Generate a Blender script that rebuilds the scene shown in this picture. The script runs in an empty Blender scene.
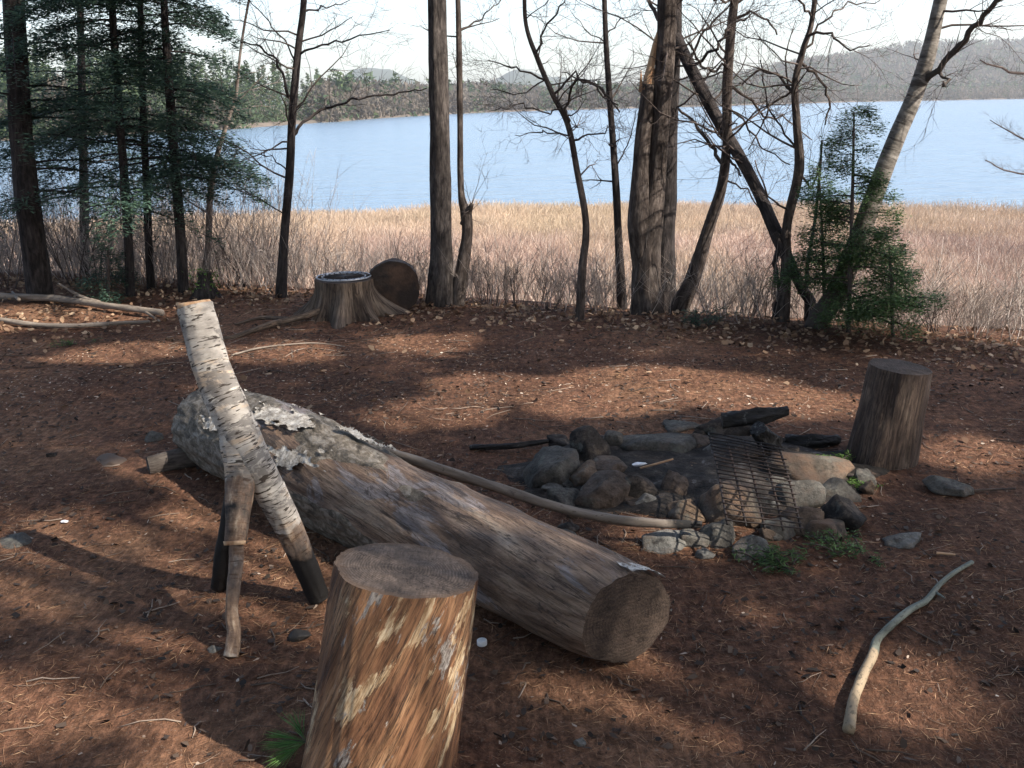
import bpy, math, random
import numpy as np
from mathutils import Vector, Matrix, noise
random.seed(11); rng = np.random.default_rng(11)
R = math.radians
S = bpy.context.scene
C = S.collection
# ------------------------------------------------------------------ camera
FPX = 995.0; PITCH = R(15.8); ROLL = R(1.0)
CAM = Vector((0, 0, 1.55))
cf = Vector((0, math.cos(PITCH), -math.sin(PITCH)))
up0 = Vector((0, math.sin(PITCH), math.cos(PITCH)))
cr = Vector((1, 0, 0)) * math.cos(ROLL) - up0 * math.sin(ROLL)
cu = Vector((1, 0, 0)) * math.sin(ROLL) + up0 * math.cos(ROLL)
cam = bpy.data.cameras.new('camera'); camo = bpy.data.objects.new('camera', cam); C.objects.link(camo)
M = Matrix(((cr.x, cu.x, -cf.x, CAM.x), (cr.y, cu.y, -cf.y, CAM.y), (cr.z, cu.z, -cf.z, CAM.z), (0, 0, 0, 1)))
camo.matrix_world = M
cam.sensor_width = 36; cam.lens = FPX * 36 / 1024; cam.clip_start = 0.05; cam.clip_end = 20000
S.camera = camo
def ray(px, py): return cf + cr * ((px - 512) / FPX) + cu * ((384 - py) / FPX)
def W(px, py, Y):
    d = ray(px, py); return CAM + d * (Y / d.y)
def Z(px, py, z):
    d = ray(px, py); return CAM + d * ((z - CAM.z) / d.z)
def sst(a, b, x):
    t = min(1, max(0, (x - a) / (b - a))); return t * t * (3 - 2 * t)
def nsst(a, b, x):
    t = np.clip((x - a) / (b - a), 0, 1); return t * t * (3 - 2 * t)
WATER = -3.45
def edge(x): return 7.35 - 0.42 * min(5, max(-5, x))
PXD = [-900, -400, 0, 250, 350, 500, 700, 850, 1024, 1500, 2200]
DD = [70, 120, 190, 250, 330, 560, 720, 1000, 1100, 700, 120]
AZ = [math.atan((p - 512) / FPX) for p in PXD]
def shoreD(az): return np.interp(az, AZ, DD)
HPX = [-400, 0, 200, 335, 345, 400, 440, 500, 560, 640, 720, 780, 850, 900, 960, 1024, 1100, 1400]
HH = [12, 10, 4, 2, 2, 4, 4, 10, 4, 9, 20, 42, 66, 73, 80, 86, 80, 55]
def gh(x, y, fine=True):
    d = y - edge(x)
    z = -3.3 * sst(0, 11, d)
    if fine and d < 12:
        k = 1 if d < 1 else max(0.4, 1 - (d - 1) / 5)
        z += k * (0.030 * noise.noise(Vector((x * .8, y * .8, 0))) + 0.012 * noise.noise(Vector((x * 3.1, y * 3.1, 5))) + .006 * noise.noise(Vector((x * 9, y * 9, 9))))
    r = math.hypot(x, y)
    if r > 15 and y > 0:
        m = 46 + 2.5 * noise.noise(Vector((x * .06, 3, 0)))
        z -= 1.7 * sst(m, m + 5, r)
    return z
def GP(px, py):
    """pixel to point on the terrain"""
    d = ray(px, py).normalized(); t = 1.5
    for i in range(4000):
        p = CAM + d * t
        if p.z < gh(p.x, p.y): return p
        t += 0.01 if t < 12 else .05
    return p
# ------------------------------------------------------------------ objects
def tag(o, label=None, cat=None, group=None, kind=None):
    if label: o['label'] = label
    if cat: o['category'] = cat
    if group: o['group'] = group
    if kind: o['kind'] = kind
    return o
def empty(name, loc, label=None, cat=None, group=None):
    o = bpy.data.objects.new(name, None); C.objects.link(o); o.location = loc; o.empty_display_size = .1
    return tag(o, label, cat, group)
def link(name, me, m, parent=None, loc=None, smooth=True):
    me.materials.append(m)
    if smooth: me.polygons.foreach_set('use_smooth', [True] * len(me.polygons))
    o = bpy.data.objects.new(name, me); C.objects.link(o)
    if parent is not None:
        o.parent = parent; off = Vector(parent.location)
        if parent.parent: off = off + parent.parent.location
    elif loc is not None:
        off = Vector(loc); o.location = off
    else: off = Vector((0, 0, 0))
    if off.length > 0: me.transform(Matrix.Translation(-off))
    return o
class MB:
    def __init__(s): s.v = []; s.f = []; s.lc = []; s.a = []
    def tube(s, pts, rad, n=6, disp=None, a=None, cap=True, z0=0.0, twist=0.0):
        pts = [Vector(p) for p in pts]
        k = len(pts)
        T = []
        for i in range(k):
            t = pts[min(i + 1, k - 1)] - pts[max(i - 1, 0)]
            T.append(t.normalized() if t.length > 1e-9 else Vector((0, 0, 1)))
        ref = Vector((0, 1, 0)) if abs(T[0].y) < .9 else Vector((1, 0, 0))
        nx = T[0].cross(ref).normalized(); L = z0; base = len(s.v)
        for i in range(k):
            if i: L += (pts[i] - pts[i - 1]).length
            nx = (nx - T[i] * nx.dot(T[i])).normalized(); ny = T[i].cross(nx)
            for j in range(n):
                th = 2 * math.pi * j / n; c, sn = math.cos(th), math.sin(th)
                r = rad[i]; aa = a[i] if a else 0.0
                if disp:
                    q = disp(th, L, r)
                    if isinstance(q, tuple): r += q[0]; aa = q[1]
                    else: r += q
                s.v.append(pts[i] + nx * (c * r) + ny * (sn * r)); ct, st = math.cos(th + twist * L), math.sin(th + twist * L); s.lc.append((ct * rad[i], st * rad[i], L)); s.a.append(aa)
        for i in range(k - 1):
            for j in range(n):
                b = base + i * n
                s.f.append((b + j, b + (j + 1) % n, b + n + (j + 1) % n, b + n + j))
        if cap:
            s.f.append(tuple(base + j for j in range(n))[::-1]); s.f.append(tuple(base + (k - 1) * n + j for j in range(n)))
        return base, T
    def cap_rings(s, ring, centre, rings=10, bulge=0.0, nrm=None, jit=0.0):
        """a cut face: concentric rings from a rim loop to the centre; lc = flat radial coords"""
        n = len(ring); base = len(s.v); centre = Vector(centre)
        e1 = (ring[0] - centre).normalized(); N = nrm.normalized(); e2 = N.cross(e1)
        for q in range(rings):
            k = 1 - q / rings
            for p in ring:
                d = (p - centre) * k
                h = jit * noise.noise(Vector((d.dot(e1) * 25, d.dot(e2) * 25, 1))) * (1 if q else 0)
                s.v.append(centre + d + N * (bulge * (1 - k * k) + h)); s.lc.append((d.dot(e1), d.dot(e2), 0)); s.a.append(k)
        s.v.append(centre + N * bulge); s.lc.append((0, 0, 0)); s.a.append(0)
        for q in range(rings - 1):
            for j in range(n):
                b = base + q * n; s.f.append((b + j, b + (j + 1) % n, b + n + (j + 1) % n, b + n + j))
        b = base + (rings - 1) * n
        for j in range(n): s.f.append((b + j, b + (j + 1) % n, len(s.v) - 1))
    def build(s, name, m, parent=None, loc=None, smooth=True):
        me = bpy.data.meshes.new(name); me.from_pydata([tuple(v) for v in s.v], [], s.f)
        at = me.attributes.new('lc', 'FLOAT_VECTOR', 'POINT'); at.data.foreach_set('vector', np.array(s.lc, 'f').ravel())
        at = me.attributes.new('a', 'FLOAT', 'POINT'); at.data.foreach_set('value', np.array(s.a, 'f'))
        return link(name, me, m, parent, loc, smooth)
def soup(name, V, m, parent=None, loc=None):
    """V: (n,k,3) separate polygons of k corners"""
    V = np.asarray(V, 'f'); n, k = V.shape[:2]
    me = bpy.data.meshes.new(name); me.vertices.add(n * k); me.vertices.foreach_set('co', V.ravel())
    me.loops.add(n * k); me.loops.foreach_set('vertex_index', np.arange(n * k, dtype='i'))
    me.polygons.add(n); me.polygons.foreach_set('loop_start', np.arange(0, n * k, k, dtype='i'))
    me.update(calc_edges=True)
    return link(name, me, m, parent, loc, False)
def unit(a): return a / (np.linalg.norm(a, axis=-1, keepdims=True) + 1e-9)
def leaves(P, D, L, w, flat=None, jag=0):
    """diamond leaves: centre P, direction D, length L, width w"""
    n = len(P); D = unit(D)
    if flat is None: up = rng.normal(size=(n, 3))
    else: up = np.array([0, 0, 1.]) + rng.normal(size=(n, 3)) * flat
    side = unit(np.cross(D, up)); L = np.broadcast_to(L, (n,))[:, None]; w = np.broadcast_to(w, (n,))[:, None]
    if jag:
        up = unit(np.cross(side, D)); f = lambda a: 1 + jag * rng.normal(size=(n, 1)) * a; q = lambda: up * w * jag * rng.normal(size=(n, 1)) * .5
        return np.stack([P - D * L / 2 * f(.4), P - D * L * .25 * f(1) + side * w / 2 * f(.8) + q(), P + D * L * .2 * f(1) + side * w / 2 * f(.8) + q(), P + D * L / 2 * f(.4), P + D * L * .15 * f(1) - side * w / 2 * f(.8) + q(), P - D * L * .3 * f(1) - side * w / 2 * f(.8)], 1)
    return np.stack([P - D * L / 2, P + side * w / 2, P + D * L / 2, P - side * w / 2], 1)
# ------------------------------------------------------------------ materials
def pmat(name, coord, base, layers=(), rough=.85, bump=(), spec=.3, trans=None):
    """base=(scale, detail, [(pos,col)]) ; layers: (kind, data, ramp, colour|[(pos,col)]) masks over it"""
    m = bpy.data.materials.new(name); m.use_nodes = True; nt = m.node_tree; nd = nt.nodes; ln = nt.links
    bs = nd['Principled BSDF']; bs.inputs['Roughness'].default_value = rough; bs.inputs['Specular IOR Level'].default_value = spec
    if coord == 'lc':
        a = nd.new('ShaderNodeAttribute'); a.attribute_name = 'lc'; co = a.outputs['Vector']
    elif coord == 'world':
        a = nd.new('ShaderNodeNewGeometry'); co = a.outputs['Position']
    else:
        a = nd.new('ShaderNodeTexCoord'); co = a.outputs['Object']
    def ramp(src, st, interp='LINEAR'):
        r = nd.new('ShaderNodeValToRGB'); r.color_ramp.interpolation = interp; el = r.color_ramp.elements
        while len(el) < len(st): el.new(.5)
        for e, (p, c) in zip(el, st):
            e.position = p; e.color = (c, c, c, 1) if not isinstance(c, tuple) else (*c, 1)
        ln.new(src, r.inputs[0]); return r.outputs[0]
    def nz(scale, detail=4, ro=.6, dist=0.0):
        mp = nd.new('ShaderNodeMapping'); mp.inputs['Scale'].default_value = scale if isinstance(scale, tuple) else (scale,) * 3
        mp.inputs['Location'].default_value = (random.random() * 9, random.random() * 9, random.random() * 9)
        ln.new(co, mp.inputs[0]); t = nd.new('ShaderNodeTexNoise'); t.inputs['Scale'].default_value = 1
        t.inputs['Detail'].default_value = detail; t.inputs['Roughness'].default_value = ro; t.inputs['Distortion'].default_value = dist
        ln.new(mp.outputs[0], t.inputs['Vector']); return t.outputs[0]
    def isl():
        g = nd.new('ShaderNodeNewGeometry'); return g.outputs['Random Per Island']
    def attr(n, s, amp):
        a = nd.new('ShaderNodeAttribute'); a.attribute_name = n
        q = nz(s, 4); mu = nd.new('ShaderNodeMath'); mu.operation = 'MULTIPLY_ADD'; mu.inputs[1].default_value = amp; ln.new(q, mu.inputs[0])
        su = nd.new('ShaderNodeMath'); su.operation = 'SUBTRACT'; ln.new(a.outputs['Fac'], su.inputs[0]); su.inputs[1].default_value = amp / 2
        ln.new(su.outputs[0], mu.inputs[2]); return mu.outputs[0]
    def rings(freq):
        v = nd.new('ShaderNodeVectorMath'); v.operation = 'LENGTH'; ln.new(co, v.inputs[0])
        q = nz(9, 3); mu = nd.new('ShaderNodeMath'); mu.operation = 'MULTIPLY_ADD'; ln.new(q, mu.inputs[0]); mu.inputs[1].default_value = .03; ln.new(v.outputs['Value'], mu.inputs[2])
        f = nd.new('ShaderNodeMath'); f.operation = 'MULTIPLY'; ln.new(mu.outputs[0], f.inputs[0]); f.inputs[1].default_value = freq
        sn = nd.new('ShaderNodeMath'); sn.operation = 'SINE'; ln.new(f.outputs[0], sn.inputs[0])
        h = nd.new('ShaderNodeMath'); h.operation = 'MULTIPLY_ADD'; ln.new(sn.outputs[0], h.inputs[0]); h.inputs[1].default_value = .5; h.inputs[2].default_value = .5
        return h.outputs[0]
    def sea(kind, d):
        if kind == 'noise': return nz(*d)
        if kind == 'isl': return isl()
        if kind == 'attr': return attr(*d)
        if kind == 'rings': return rings(d)
        if kind == 'vor':
            mp = nd.new('ShaderNodeMapping'); mp.inputs['Scale'].default_value = d if isinstance(d, tuple) else (d,) * 3; ln.new(co, mp.inputs[0])
            t = nd.new('ShaderNodeTexVoronoi'); t.inputs['Scale'].default_value = 1; t.feature = 'DISTANCE_TO_EDGE'; ln.new(mp.outputs[0], t.inputs['Vector']); return t.outputs['Distance']
        if kind == 'pos':   # coordinate component
            sp = nd.new('ShaderNodeSeparateXYZ'); ln.new(co, sp.inputs[0])
            mr = nd.new('ShaderNodeMapRange'); ln.new(sp.outputs[d[0]], mr.inputs[0]); mr.inputs[1].default_value = d[1]; mr.inputs[2].default_value = d[2]
            q = nz(d[3], 3); mu = nd.new('ShaderNodeMath'); mu.operation = 'MULTIPLY_ADD'; ln.new(q, mu.inputs[0]); mu.inputs[1].default_value = d[4]; 
            su = nd.new('ShaderNodeMath'); su.operation = 'SUBTRACT'; ln.new(mr.outputs[0], su.inputs[0]); su.inputs[1].default_value = d[4] / 2
            ln.new(su.outputs[0], mu.inputs[2]); return mu.outputs[0]
    kind, d, st = base
    col = ramp(sea(kind, d), st)
    for kind, d, mr, c in layers:
        f = ramp(sea(kind, d), mr)
        mx = nd.new('ShaderNodeMix'); mx.data_type = 'RGBA'; ln.new(f, mx.inputs[0]); ln.new(col, mx.inputs[6])
        if isinstance(c, str): mx.blend_type = 'MULTIPLY'; mx.inputs[0].default_value = 1; nt.links.remove(mx.inputs[0].links[0]); ln.new(f, mx.inputs[7])
        elif isinstance(c, tuple) and isinstance(c[0], str):
            ln.new(ramp(sea(c[0], c[1]), c[2]), mx.inputs[7])
        else: mx.inputs[7].default_value = (*c, 1)
        col = mx.outputs[2]
    ln.new(col, bs.inputs['Base Color'])
    prev = None
    for kind, d, stre, dist in bump:
        b = nd.new('ShaderNodeBump'); b.inputs['Strength'].default_value = stre; b.inputs['Distance'].default_value = dist
        ln.new(sea(kind, d), b.inputs['Height'])
        if prev: ln.new(prev, b.inputs['Normal'])
        prev = b.outputs[0]
    if prev: ln.new(prev, bs.inputs['Normal'])
    if trans:
        out = nd['Material Output']; tr = nd.new('ShaderNodeBsdfTranslucent'); ln.new(col, tr.inputs[0])
        ms = nd.new('ShaderNodeMixShader'); ms.inputs[0].default_value = trans; ln.new(bs.outputs[0], ms.inputs[1]); ln.new(tr.outputs[0], ms.inputs[2]); ln.new(ms.outputs[0], out.inputs[0])
    return m
def B(v): return 'mul'
m_ground = pmat('soil', 'world', ('noise', (.9, 6, .65), [(.3, (.070, .034, .020)), (.5, (.120, .058, .035)), (.62, (.175, .092, .054)), (.75, (.27, .16, .10))]),
    [('noise', (28, 5, .7), [(.38, .62), (.62, 1.35)], 'mul'),
     ('noise', ((45, 14, 45), 4, .7), [(.45, .75), (.62, 1.3)], 'mul'),
     ('noise', (120, 3, .6), [(.62, 0), (.70, .6)], (.27, .20, .15)), ('noise', (60, 4, .7), [(.62, 0), (.68, .7)], (.03, .02, .016)),
     ('pos', (1, 9.0, 13.0, .8, .5), [(.2, 0), (.6, 1)], ('noise', (3, 4), [(.35, (.34, .245, .20)), (.7, (.50, .385, .32))]))],
    rough=.95, bump=[('noise', (9, 6, .7), .6, .05), ('noise', (70, 4, .7), .8, .012)], spec=.15)
m_hill = pmat('far_land', 'world', ('noise', (.03, 5), [(.35, (.10, .085, .07)), (.65, (.16, .125, .10))]), [('pos', (1, 1200, 1500, .01, .1), [(.2, 0), (.9, 1)], (.05, .06, .045))], rough=.95, spec=.1)
def bark(name, dark, mid, light, s=1.0, extra=(), bs=.9):
    return pmat(name, 'lc', ('noise', ((38 * s, 38 * s, 9 * s), 5, .65, .6), [(.32, dark), (.5, mid), (.68, light)]),
        [('noise', (7, 3), [(.35, .7), (.65, 1.25)], 'mul')] + list(extra), rough=.92,
        bump=[('noise', ((45 * s, 45 * s, 8 * s), 5, .7, .5), bs, .02)], spec=.15)
m_pine = bark('pine_bark', (.022, .018, .017), (.060, .050, .046), (.12, .102, .092))
m_grey = bark('grey_bark', (.05, .04, .035), (.11, .09, .078), (.17, .145, .125), 1.2)
m_dark = bark('dark_bark', (.014, .012, .012), (.036, .030, .029), (.070, .058, .054))
m_brown = bark('brown_bark', (.028, .021, .018), (.070, .055, .048), (.14, .115, .10))
m_twig = pmat('twig_bark', 'obj', ('noise', (6, 3), [(.3, (.05, .038, .034)), (.7, (.12, .095, .085))]), rough=.9, spec=.15)
m_paletwig = pmat('pale_twig_bark', 'obj', ('noise', (3, 3), [(.3, (.14, .11, .10)), (.7, (.28, .23, .20))]), rough=.9, spec=.15)
m_birch2 = pmat('weathered_birch_bark', 'lc', ('noise', ((9, 9, 26), 4), [(.3, (.08, .068, .058)), (.5, (.17, .15, .13)), (.7, (.30, .27, .24))]),
    [('noise', ((5, 5, 45), 3, .6), [(.56, 0), (.62, .85)], (.05, .04, .035)), ('pos', (2, 0.1, 1.5, 8, .5), [(.4, .95), (.9, 0)], (.055, .042, .034))],
    rough=.8, bump=[('noise', ((20, 20, 40), 4), .6, .01)])
m_barewood = pmat('split_wood', 'lc', ('noise', ((40, 40, 4), 4), [(.3, (.28, .14, .07)), (.7, (.58, .40, .25))]), rough=.85)
def foliage(name, a, b, c=None, trans=.25):
    return pmat(name, 'world', ('isl', 0, [(0, a), (.6, b), (1, c or b)]), [('noise', (1.3, 3), [(.35, .7), (.65, 1.3)], 'mul')], rough=.6, spec=.25, trans=trans)
m_hemlock = foliage('hemlock_needles', (.035, .065, .055), (.065, .115, .085), (.10, .16, .10), .4)
m_pinef = foliage('tall_pine_needles', (.022, .042, .028), (.045, .082, .045), (.075, .115, .05))
m_fir = foliage('fir_needles', (.04, .075, .03), (.075, .13, .045), (.12, .19, .07))
m_pineneedle = foliage('fresh_pine_needles', (.05, .12, .03), (.10, .22, .05), (.16, .30, .10))
m_reed = pmat('dry_reed', 'world', ('isl', 0, [(0, (.32, .21, .165)), (.35, (.43, .30, .24)), (.7, (.50, .37, .30)), (1, (.64, .52, .43))]),
    [('noise', ((.35, .8, .3), 6, .7), [(.36, .6), (.62, 1.2)], 'mul'), ('noise', ((.25, .05, .3), 3), [(.45, 0), (.65, .3)], (.50, .40, .24)),
     ('pos', (1, 28, 40, .1, .4), [(.5, 0), (.9, .4)], (.52, .42, .27))], rough=.85, trans=.4)
m_litter = pmat('dry_leaf', 'world', ('isl', 0, [(0, (.11, .06, .036)), (.4, (.20, .12, .075)), (.8, (.33, .22, .14)), (1, (.50, .37, .25))]), rough=.8, trans=.15)
m_needle = pmat('fallen_needles', 'world', ('isl', 0, [(0, (.09, .045, .027)), (.5, (.19, .10, .057)), (.9, (.29, .165, .092)), (1, (.42, .27, .16))]), rough=.8)
m_chip = pmat('wood_chip', 'world', ('isl', 0, [(0, (.14, .09, .062)), (.6, (.26, .18, .13)), (.92, (.40, .31, .245)), (1, (.52, .44, .36))]), rough=.85)
m_dchip = pmat('dark_chip', 'world', ('isl', 0, [(0, (.02, .015, .012)), (.6, (.055, .038, .03)), (1, (.10, .065, .045))]), rough=.9)
# stool: debarked, streaked with orange, brown and cream
m_stool = pmat('debarked_wood', 'lc', ('noise', ((13, 13, 2.4), 8, .62, .5), [(.32, (.05, .023, .014)), (.44, (.12, .055, .028)), (.52, (.19, .095, .048)), (.60, (.27, .15, .08)), (.7, (.34, .21, .125))]),
    [('noise', ((150, 150, 7), 6, .7), [(.40, .45), (.5, 1.0), (.6, 1.3)], 'mul'),
     ('noise', ((8, 8, 3.0), 9, .66, .3), [(.572, 0), (.590, .9)], ('noise', ((90, 90, 14), 6, .7), [(.38, (.20, .12, .06)), (.5, (.40, .28, .165)), (.62, (.56, .45, .31))])),
     ('noise', ((10, 10, 3.6), 9, .7, .3), [(.575, 0), (.590, .9)], ('noise', ((120, 120, 40), 5, .7), [(.38, (.09, .075, .07)), (.62, (.36, .33, .30))])),
     ('noise', ((26, 26, 1.3), 5, .55, .3), [(0.488, 0), (.5, 0.90), (0.512, 0)], (.02, .012, .009)),
     ('noise', ((60, 60, 3.5), 5, .55, .3), [(0.480, 0), (.5, 0.75), (0.520, 0)], (.03, .015, .010)),
     ('noise', ((30, 30, 7), 8, .75), [(.62, 0), (.65, .85)], (.03, .014, .009))],
    rough=.6, bump=[('noise', ((26, 26, 1.3), 5, .55, .3), .25, .03), ('noise', ((150, 150, 7), 6, .7), .8, .006), ('noise', ((8, 8, 3.0), 9, .66, .3), .6, .02)], spec=.35)
m_cut = pmat('sawn_face', 'lc', ('rings', 900, [(0, (.070, .050, .040)), (1, (.115, .086, .069))]),
    [('noise', (14, 9, .75), [(.36, .5), (.62, 1.35)], 'mul'), ('noise', ((200, 30, 10), 6, .7), [(.4, .7), (.6, 1.2)], 'mul'), ('noise', ((7, 7, 9), 5, .55, .3), [(0.494, 0), (.5, 0.90), (0.506, 0)], (.02, .012, .009)), ('attr', ('a', 30, .2), [(.86, 0), (.97, .6)], (.09, .055, .035))],
    rough=.85, bump=[('noise', (80, 5), .5, .006)])
m_cutdark = pmat('weathered_end_grain', 'lc', ('rings', 620, [(0, (.066, .045, .034)), (1, (.084, .058, .044))]),
    [('noise', (12, 9, .75), [(.36, .5), (.62, 1.4)], 'mul'), ('noise', ((160, 30, 10), 6, .7), [(.4, .7), (.6, 1.2)], 'mul'), ('noise', ((9, 9, 9), 5, .55, .3), [(0.492, 0), (.5, 0.90), (0.508, 0)], (.02, .012, .009))], rough=.88, bump=[('noise', (90, 8, .75), .9, .012)])
# long log: bare grained wood, with raised grey bark where a=1
m_log = pmat('weathered_log', 'lc', ('noise', ((9, 9, 2.6), 8, .62, 1.0), [(.32, (.075, .048, .034)), (.44, (.135, .088, .062)), (.53, (.20, .135, .096)), (.62, (.28, .20, .145)), (.72, (.37, .285, .215))]),
    [('noise', ((140, 140, 8), 6, .7), [(.40, .68), (.5, 1.0), (.6, 1.18)], 'mul'),
     ('noise', ((6, 6, 2.0), 8, .66, .8), [(.53, 0), (.56, .7)], ('noise', ((90, 90, 9), 6, .7), [(.38, (.10, .09, .095)), (.62, (.27, .25, .26))])),
     ('noise', ((12, 12, 2.6), 9, .7, .8), [(.60, 0), (.615, .8)], (.045, .032, .026)),
     ('noise', ((20, 20, 1.1), 5, .55, .3), [(0.490, 0), (.5, 0.90), (0.510, 0)], (.02, .012, .009)),
     ('noise', ((48, 48, 3), 5, .55, .3), [(0.482, 0), (.5, 0.70), (0.518, 0)], (.04, .025, .018)),
     ('attr', ('a', 14, .5), [(.47, 0), (.50, 1)], ('noise', ((30, 30, 20), 8, .72, .5), [(.36, (.030, .024, .018)), (.46, (.085, .070, .052)), (.54, (.15, .125, .10)), (.60, (.22, .195, .165))])),
     ('attr', ('a', 14, .5), [(.80, 0), (.81, 0), (1.0, 1)], ('noise', (6, 5), [(0, (.1, .09, .08)), (1, (.1, .09, .08))])) if False else ('noise', ((7, 7, 6), 8, .7, .6), [(.9, 0), (1, 0)], (.1, .1, .1)),
     ],
    rough=.6, bump=[('noise', ((20, 20, 1.1), 5, .55, .3), .25, .03), ('noise', ((140, 140, 8), 6, .7), .7, .006), ('noise', ((30, 30, 20), 8, .72, .5), .8, .02)], spec=.3)
m_palebark = pmat('pale_bark', 'world', ('noise', (30, 8, .75), [(.36, (.13, .11, .09)), (.5, (.33, .30, .265)), (.62, (.52, .49, .45))]), [('noise', (90, 5, .7), [(.55, 0), (.6, .7)], (.07, .055, .045))], rough=.75, bump=[('noise', (60, 8, .75), .7, .01)])
m_stumpbark = pmat('old_stump_wood', 'lc', ('noise', ((22, 22, 2.5), 5, .65, .6), [(.3, (.05, .034, .025)), (.5, (.115, .082, .06)), (.7, (.21, .16, .12))]),
    [('noise', ((90, 90, 7), 6, .7), [(.40, .5), (.6, 1.25)], 'mul'), ('noise', ((22, 22, 2.2), 5, .55, .3), [(0.480, 0), (.5, 0.90), (0.520, 0)], (.02, .012, .009)), ('noise', ((8, 8, 4), 6, .7), [(.56, 0), (.66, .5)], (.30, .20, .13))],
    rough=.88, bump=[('noise', ((40, 40, 4), 5, .7), .9, .02)])
m_darkstump = pmat('dark_stump_wood', 'lc', ('noise', ((13, 13, 4), 9, .68, 1.0), [(.3, (.03, .02, .016)), (.5, (.075, .05, .038)), (.62, (.125, .088, .066)), (.76, (.20, .15, .115))]),
    [('noise', ((120, 120, 8), 6, .7), [(.40, .5), (.6, 1.25)], 'mul'), ('noise', ((24, 24, 2), 5, .55, .3), [(0.485, 0), (.5, 0.90), (0.515, 0)], (.02, .012, .009))], rough=.8, bump=[('noise', ((40, 40, 4), 5, .7), .7, .015)])
m_birch = pmat('birch_bark', 'lc', ('noise', ((10, 10, 20), 5, .6), [(.3, (.18, .155, .135)), (.48, (.38, .34, .30)), (.7, (.56, .51, .45))]),
    [('noise', ((3, 3, 13), 6, .6, .5), [(.53, 0), (.58, .6)], (.50, .36, .24)),
     ('noise', ((6, 6, 15), 8, .75, .5), [(.49, 0), (.55, .85)], (.14, .125, .115)),
     ('noise', ((22, 22, 130), 3, .5), [(.575, 0), (.61, .95)], (.035, .024, .018)),
     ('attr', ('a', 22, .5), [(.40, 0), (.52, .85)], ('noise', ((22, 22, 9), 8, .7), [(.36, (.035, .022, .016)), (.48, (.12, .07, .045)), (.56, (.22, .14, .09)), (.64, (.42, .33, .24))])),
     ('attr', ('a', 18, .3), [(.72, 0), (.82, 1)], (.010, .009, .009))],
    rough=.7, bump=[('noise', ((12, 12, 60), 5, .7), .5, .006), ('noise', ((22, 22, 130), 3, .5), .3, .004)])
m_charwood = pmat('charred_wood', 'lc', ('noise', ((30, 30, 8), 4), [(.35, (.006, .006, .006)), (.65, (.028, .025, .024))]), [('noise', (14, 4), [(.62, 0), (.7, .7)], (.22, .21, .20))],
    rough=.7, bump=[('vor', (60, 60, 25), .8, .01)])
m_stick = pmat('bare_stick', 'lc', ('noise', ((40, 40, 6), 4), [(.3, (.11, .085, .068)), (.7, (.26, .215, .175))]), [('attr', ('a', 20, .3), [(.5, 0), (.6, 1)], (.012, .011, .011)), ('noise', ((60, 60, 40), 3), [(.6, 0), (.68, .6)], (.07, .05, .04))], rough=.8, bump=[('noise', ((60, 60, 20), 4), .5, .004)])
m_mossstick = pmat('grey_green_stick', 'lc', ('noise', ((50, 50, 8), 4), [(.3, (.09, .095, .075)), (.7, (.21, .22, .18))]), [('attr', ('a', 20, .15), [(.5, 0), (.56, 1)], (.27, .205, .135)), ('noise', ((90, 90, 50), 6, .7), [(.54, 0), (.60, .7)], (.07, .06, .045))], rough=.8, bump=[('noise', ((60, 60, 20), 4), .5, .003)])
def stone_mat(name, a, b, warm=None):
    L = [('noise', (60, 8, .75), [(.36, .55), (.62, 1.35)], 'mul'), ('noise', (16, 6, .7), [(.52, 0), (.62, .55)], (.13, .10, .08)), ('noise', (11, 4), [(.58, 0), (.66, .45)], (.17, .17, .145))]
    if warm: L.append(('noise', (7, 4), [(.45, 0), (.6, .8)], warm))
    L.append(('noise', (13, 4, .7), [(.60, 0), (.70, .75)], (.03, .026, .024)))
    return pmat(name, 'obj', ('noise', (9, 5), [(.3, a), (.7, b)]), L, rough=.85, bump=[('noise', (22, 8, .75), .9, .02), ('noise', (110, 5, .7), .6, .005)], spec=.25)
SM = {'grey': stone_mat('grey_stone', (.055, .05, .043), (.115, .105, .092)), 'dark': stone_mat('sooty_stone', (.012, .010, .009), (.04, .032, .027)),
      'tan': stone_mat('tan_stone', (.095, .064, .043), (.185, .125, .082)), 'brown': stone_mat('brown_stone', (.06, .042, .031), (.12, .085, .063)),
      'pale': stone_mat('pale_stone', (.11, .105, .095), (.19, .18, .165)), 'warm': stone_mat('scorched_stone', (.07, .058, .046), (.135, .108, .083), (.17, .105, .07))}
m_wire = pmat('rusty_wire', 'obj', ('noise', (50, 4), [(.35, (.010, .008, .008)), (.7, (.035, .020, .014))]), rough=.6)
m_metal = pmat('dull_steel', 'obj', ('noise', (40, 4), [(.35, (.30, .30, .31)), (.7, (.60, .60, .61))]), rough=.45)
m_metal.node_tree.nodes['Principled BSDF'].inputs['Metallic'].default_value = .6
m_cap = pmat('white_plastic', 'obj', ('noise', (60, 2), [(.3, (.72, .74, .76)), (.7, (.80, .81, .82))]), rough=.4)
m_foil = pmat('crumpled_foil', 'obj', ('noise', (60, 3), [(.3, (.55, .55, .58)), (.7, (.85, .85, .88))]), rough=.3)
m_ash = pmat('ash', 'world', ('noise', (14, 6, .7), [(.35, (.010, .009, .008)), (.5, (.03, .024, .02)), (.6, (.06, .048, .04)), (.70, (.17, .155, .145))]), rough=.95, bump=[('noise', (40, 5, .7), .8, .02)])
m_moss = foliage('green_moss', (.04, .08, .02), (.08, .15, .03), (.12, .2, .05))
m_everg = foliage('far_evergreen', (.028, .05, .022), (.05, .08, .035), (.085, .115, .045), .3)
m_hardw = pmat('far_hardwood', 'world', ('isl', 0, [(0, (.09, .078, .06)), (1, (.19, .155, .125))]), [('noise', (.02, 4), [(.35, .75), (.65, 1.15)], 'mul')], rough=.9, trans=.45)
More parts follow.
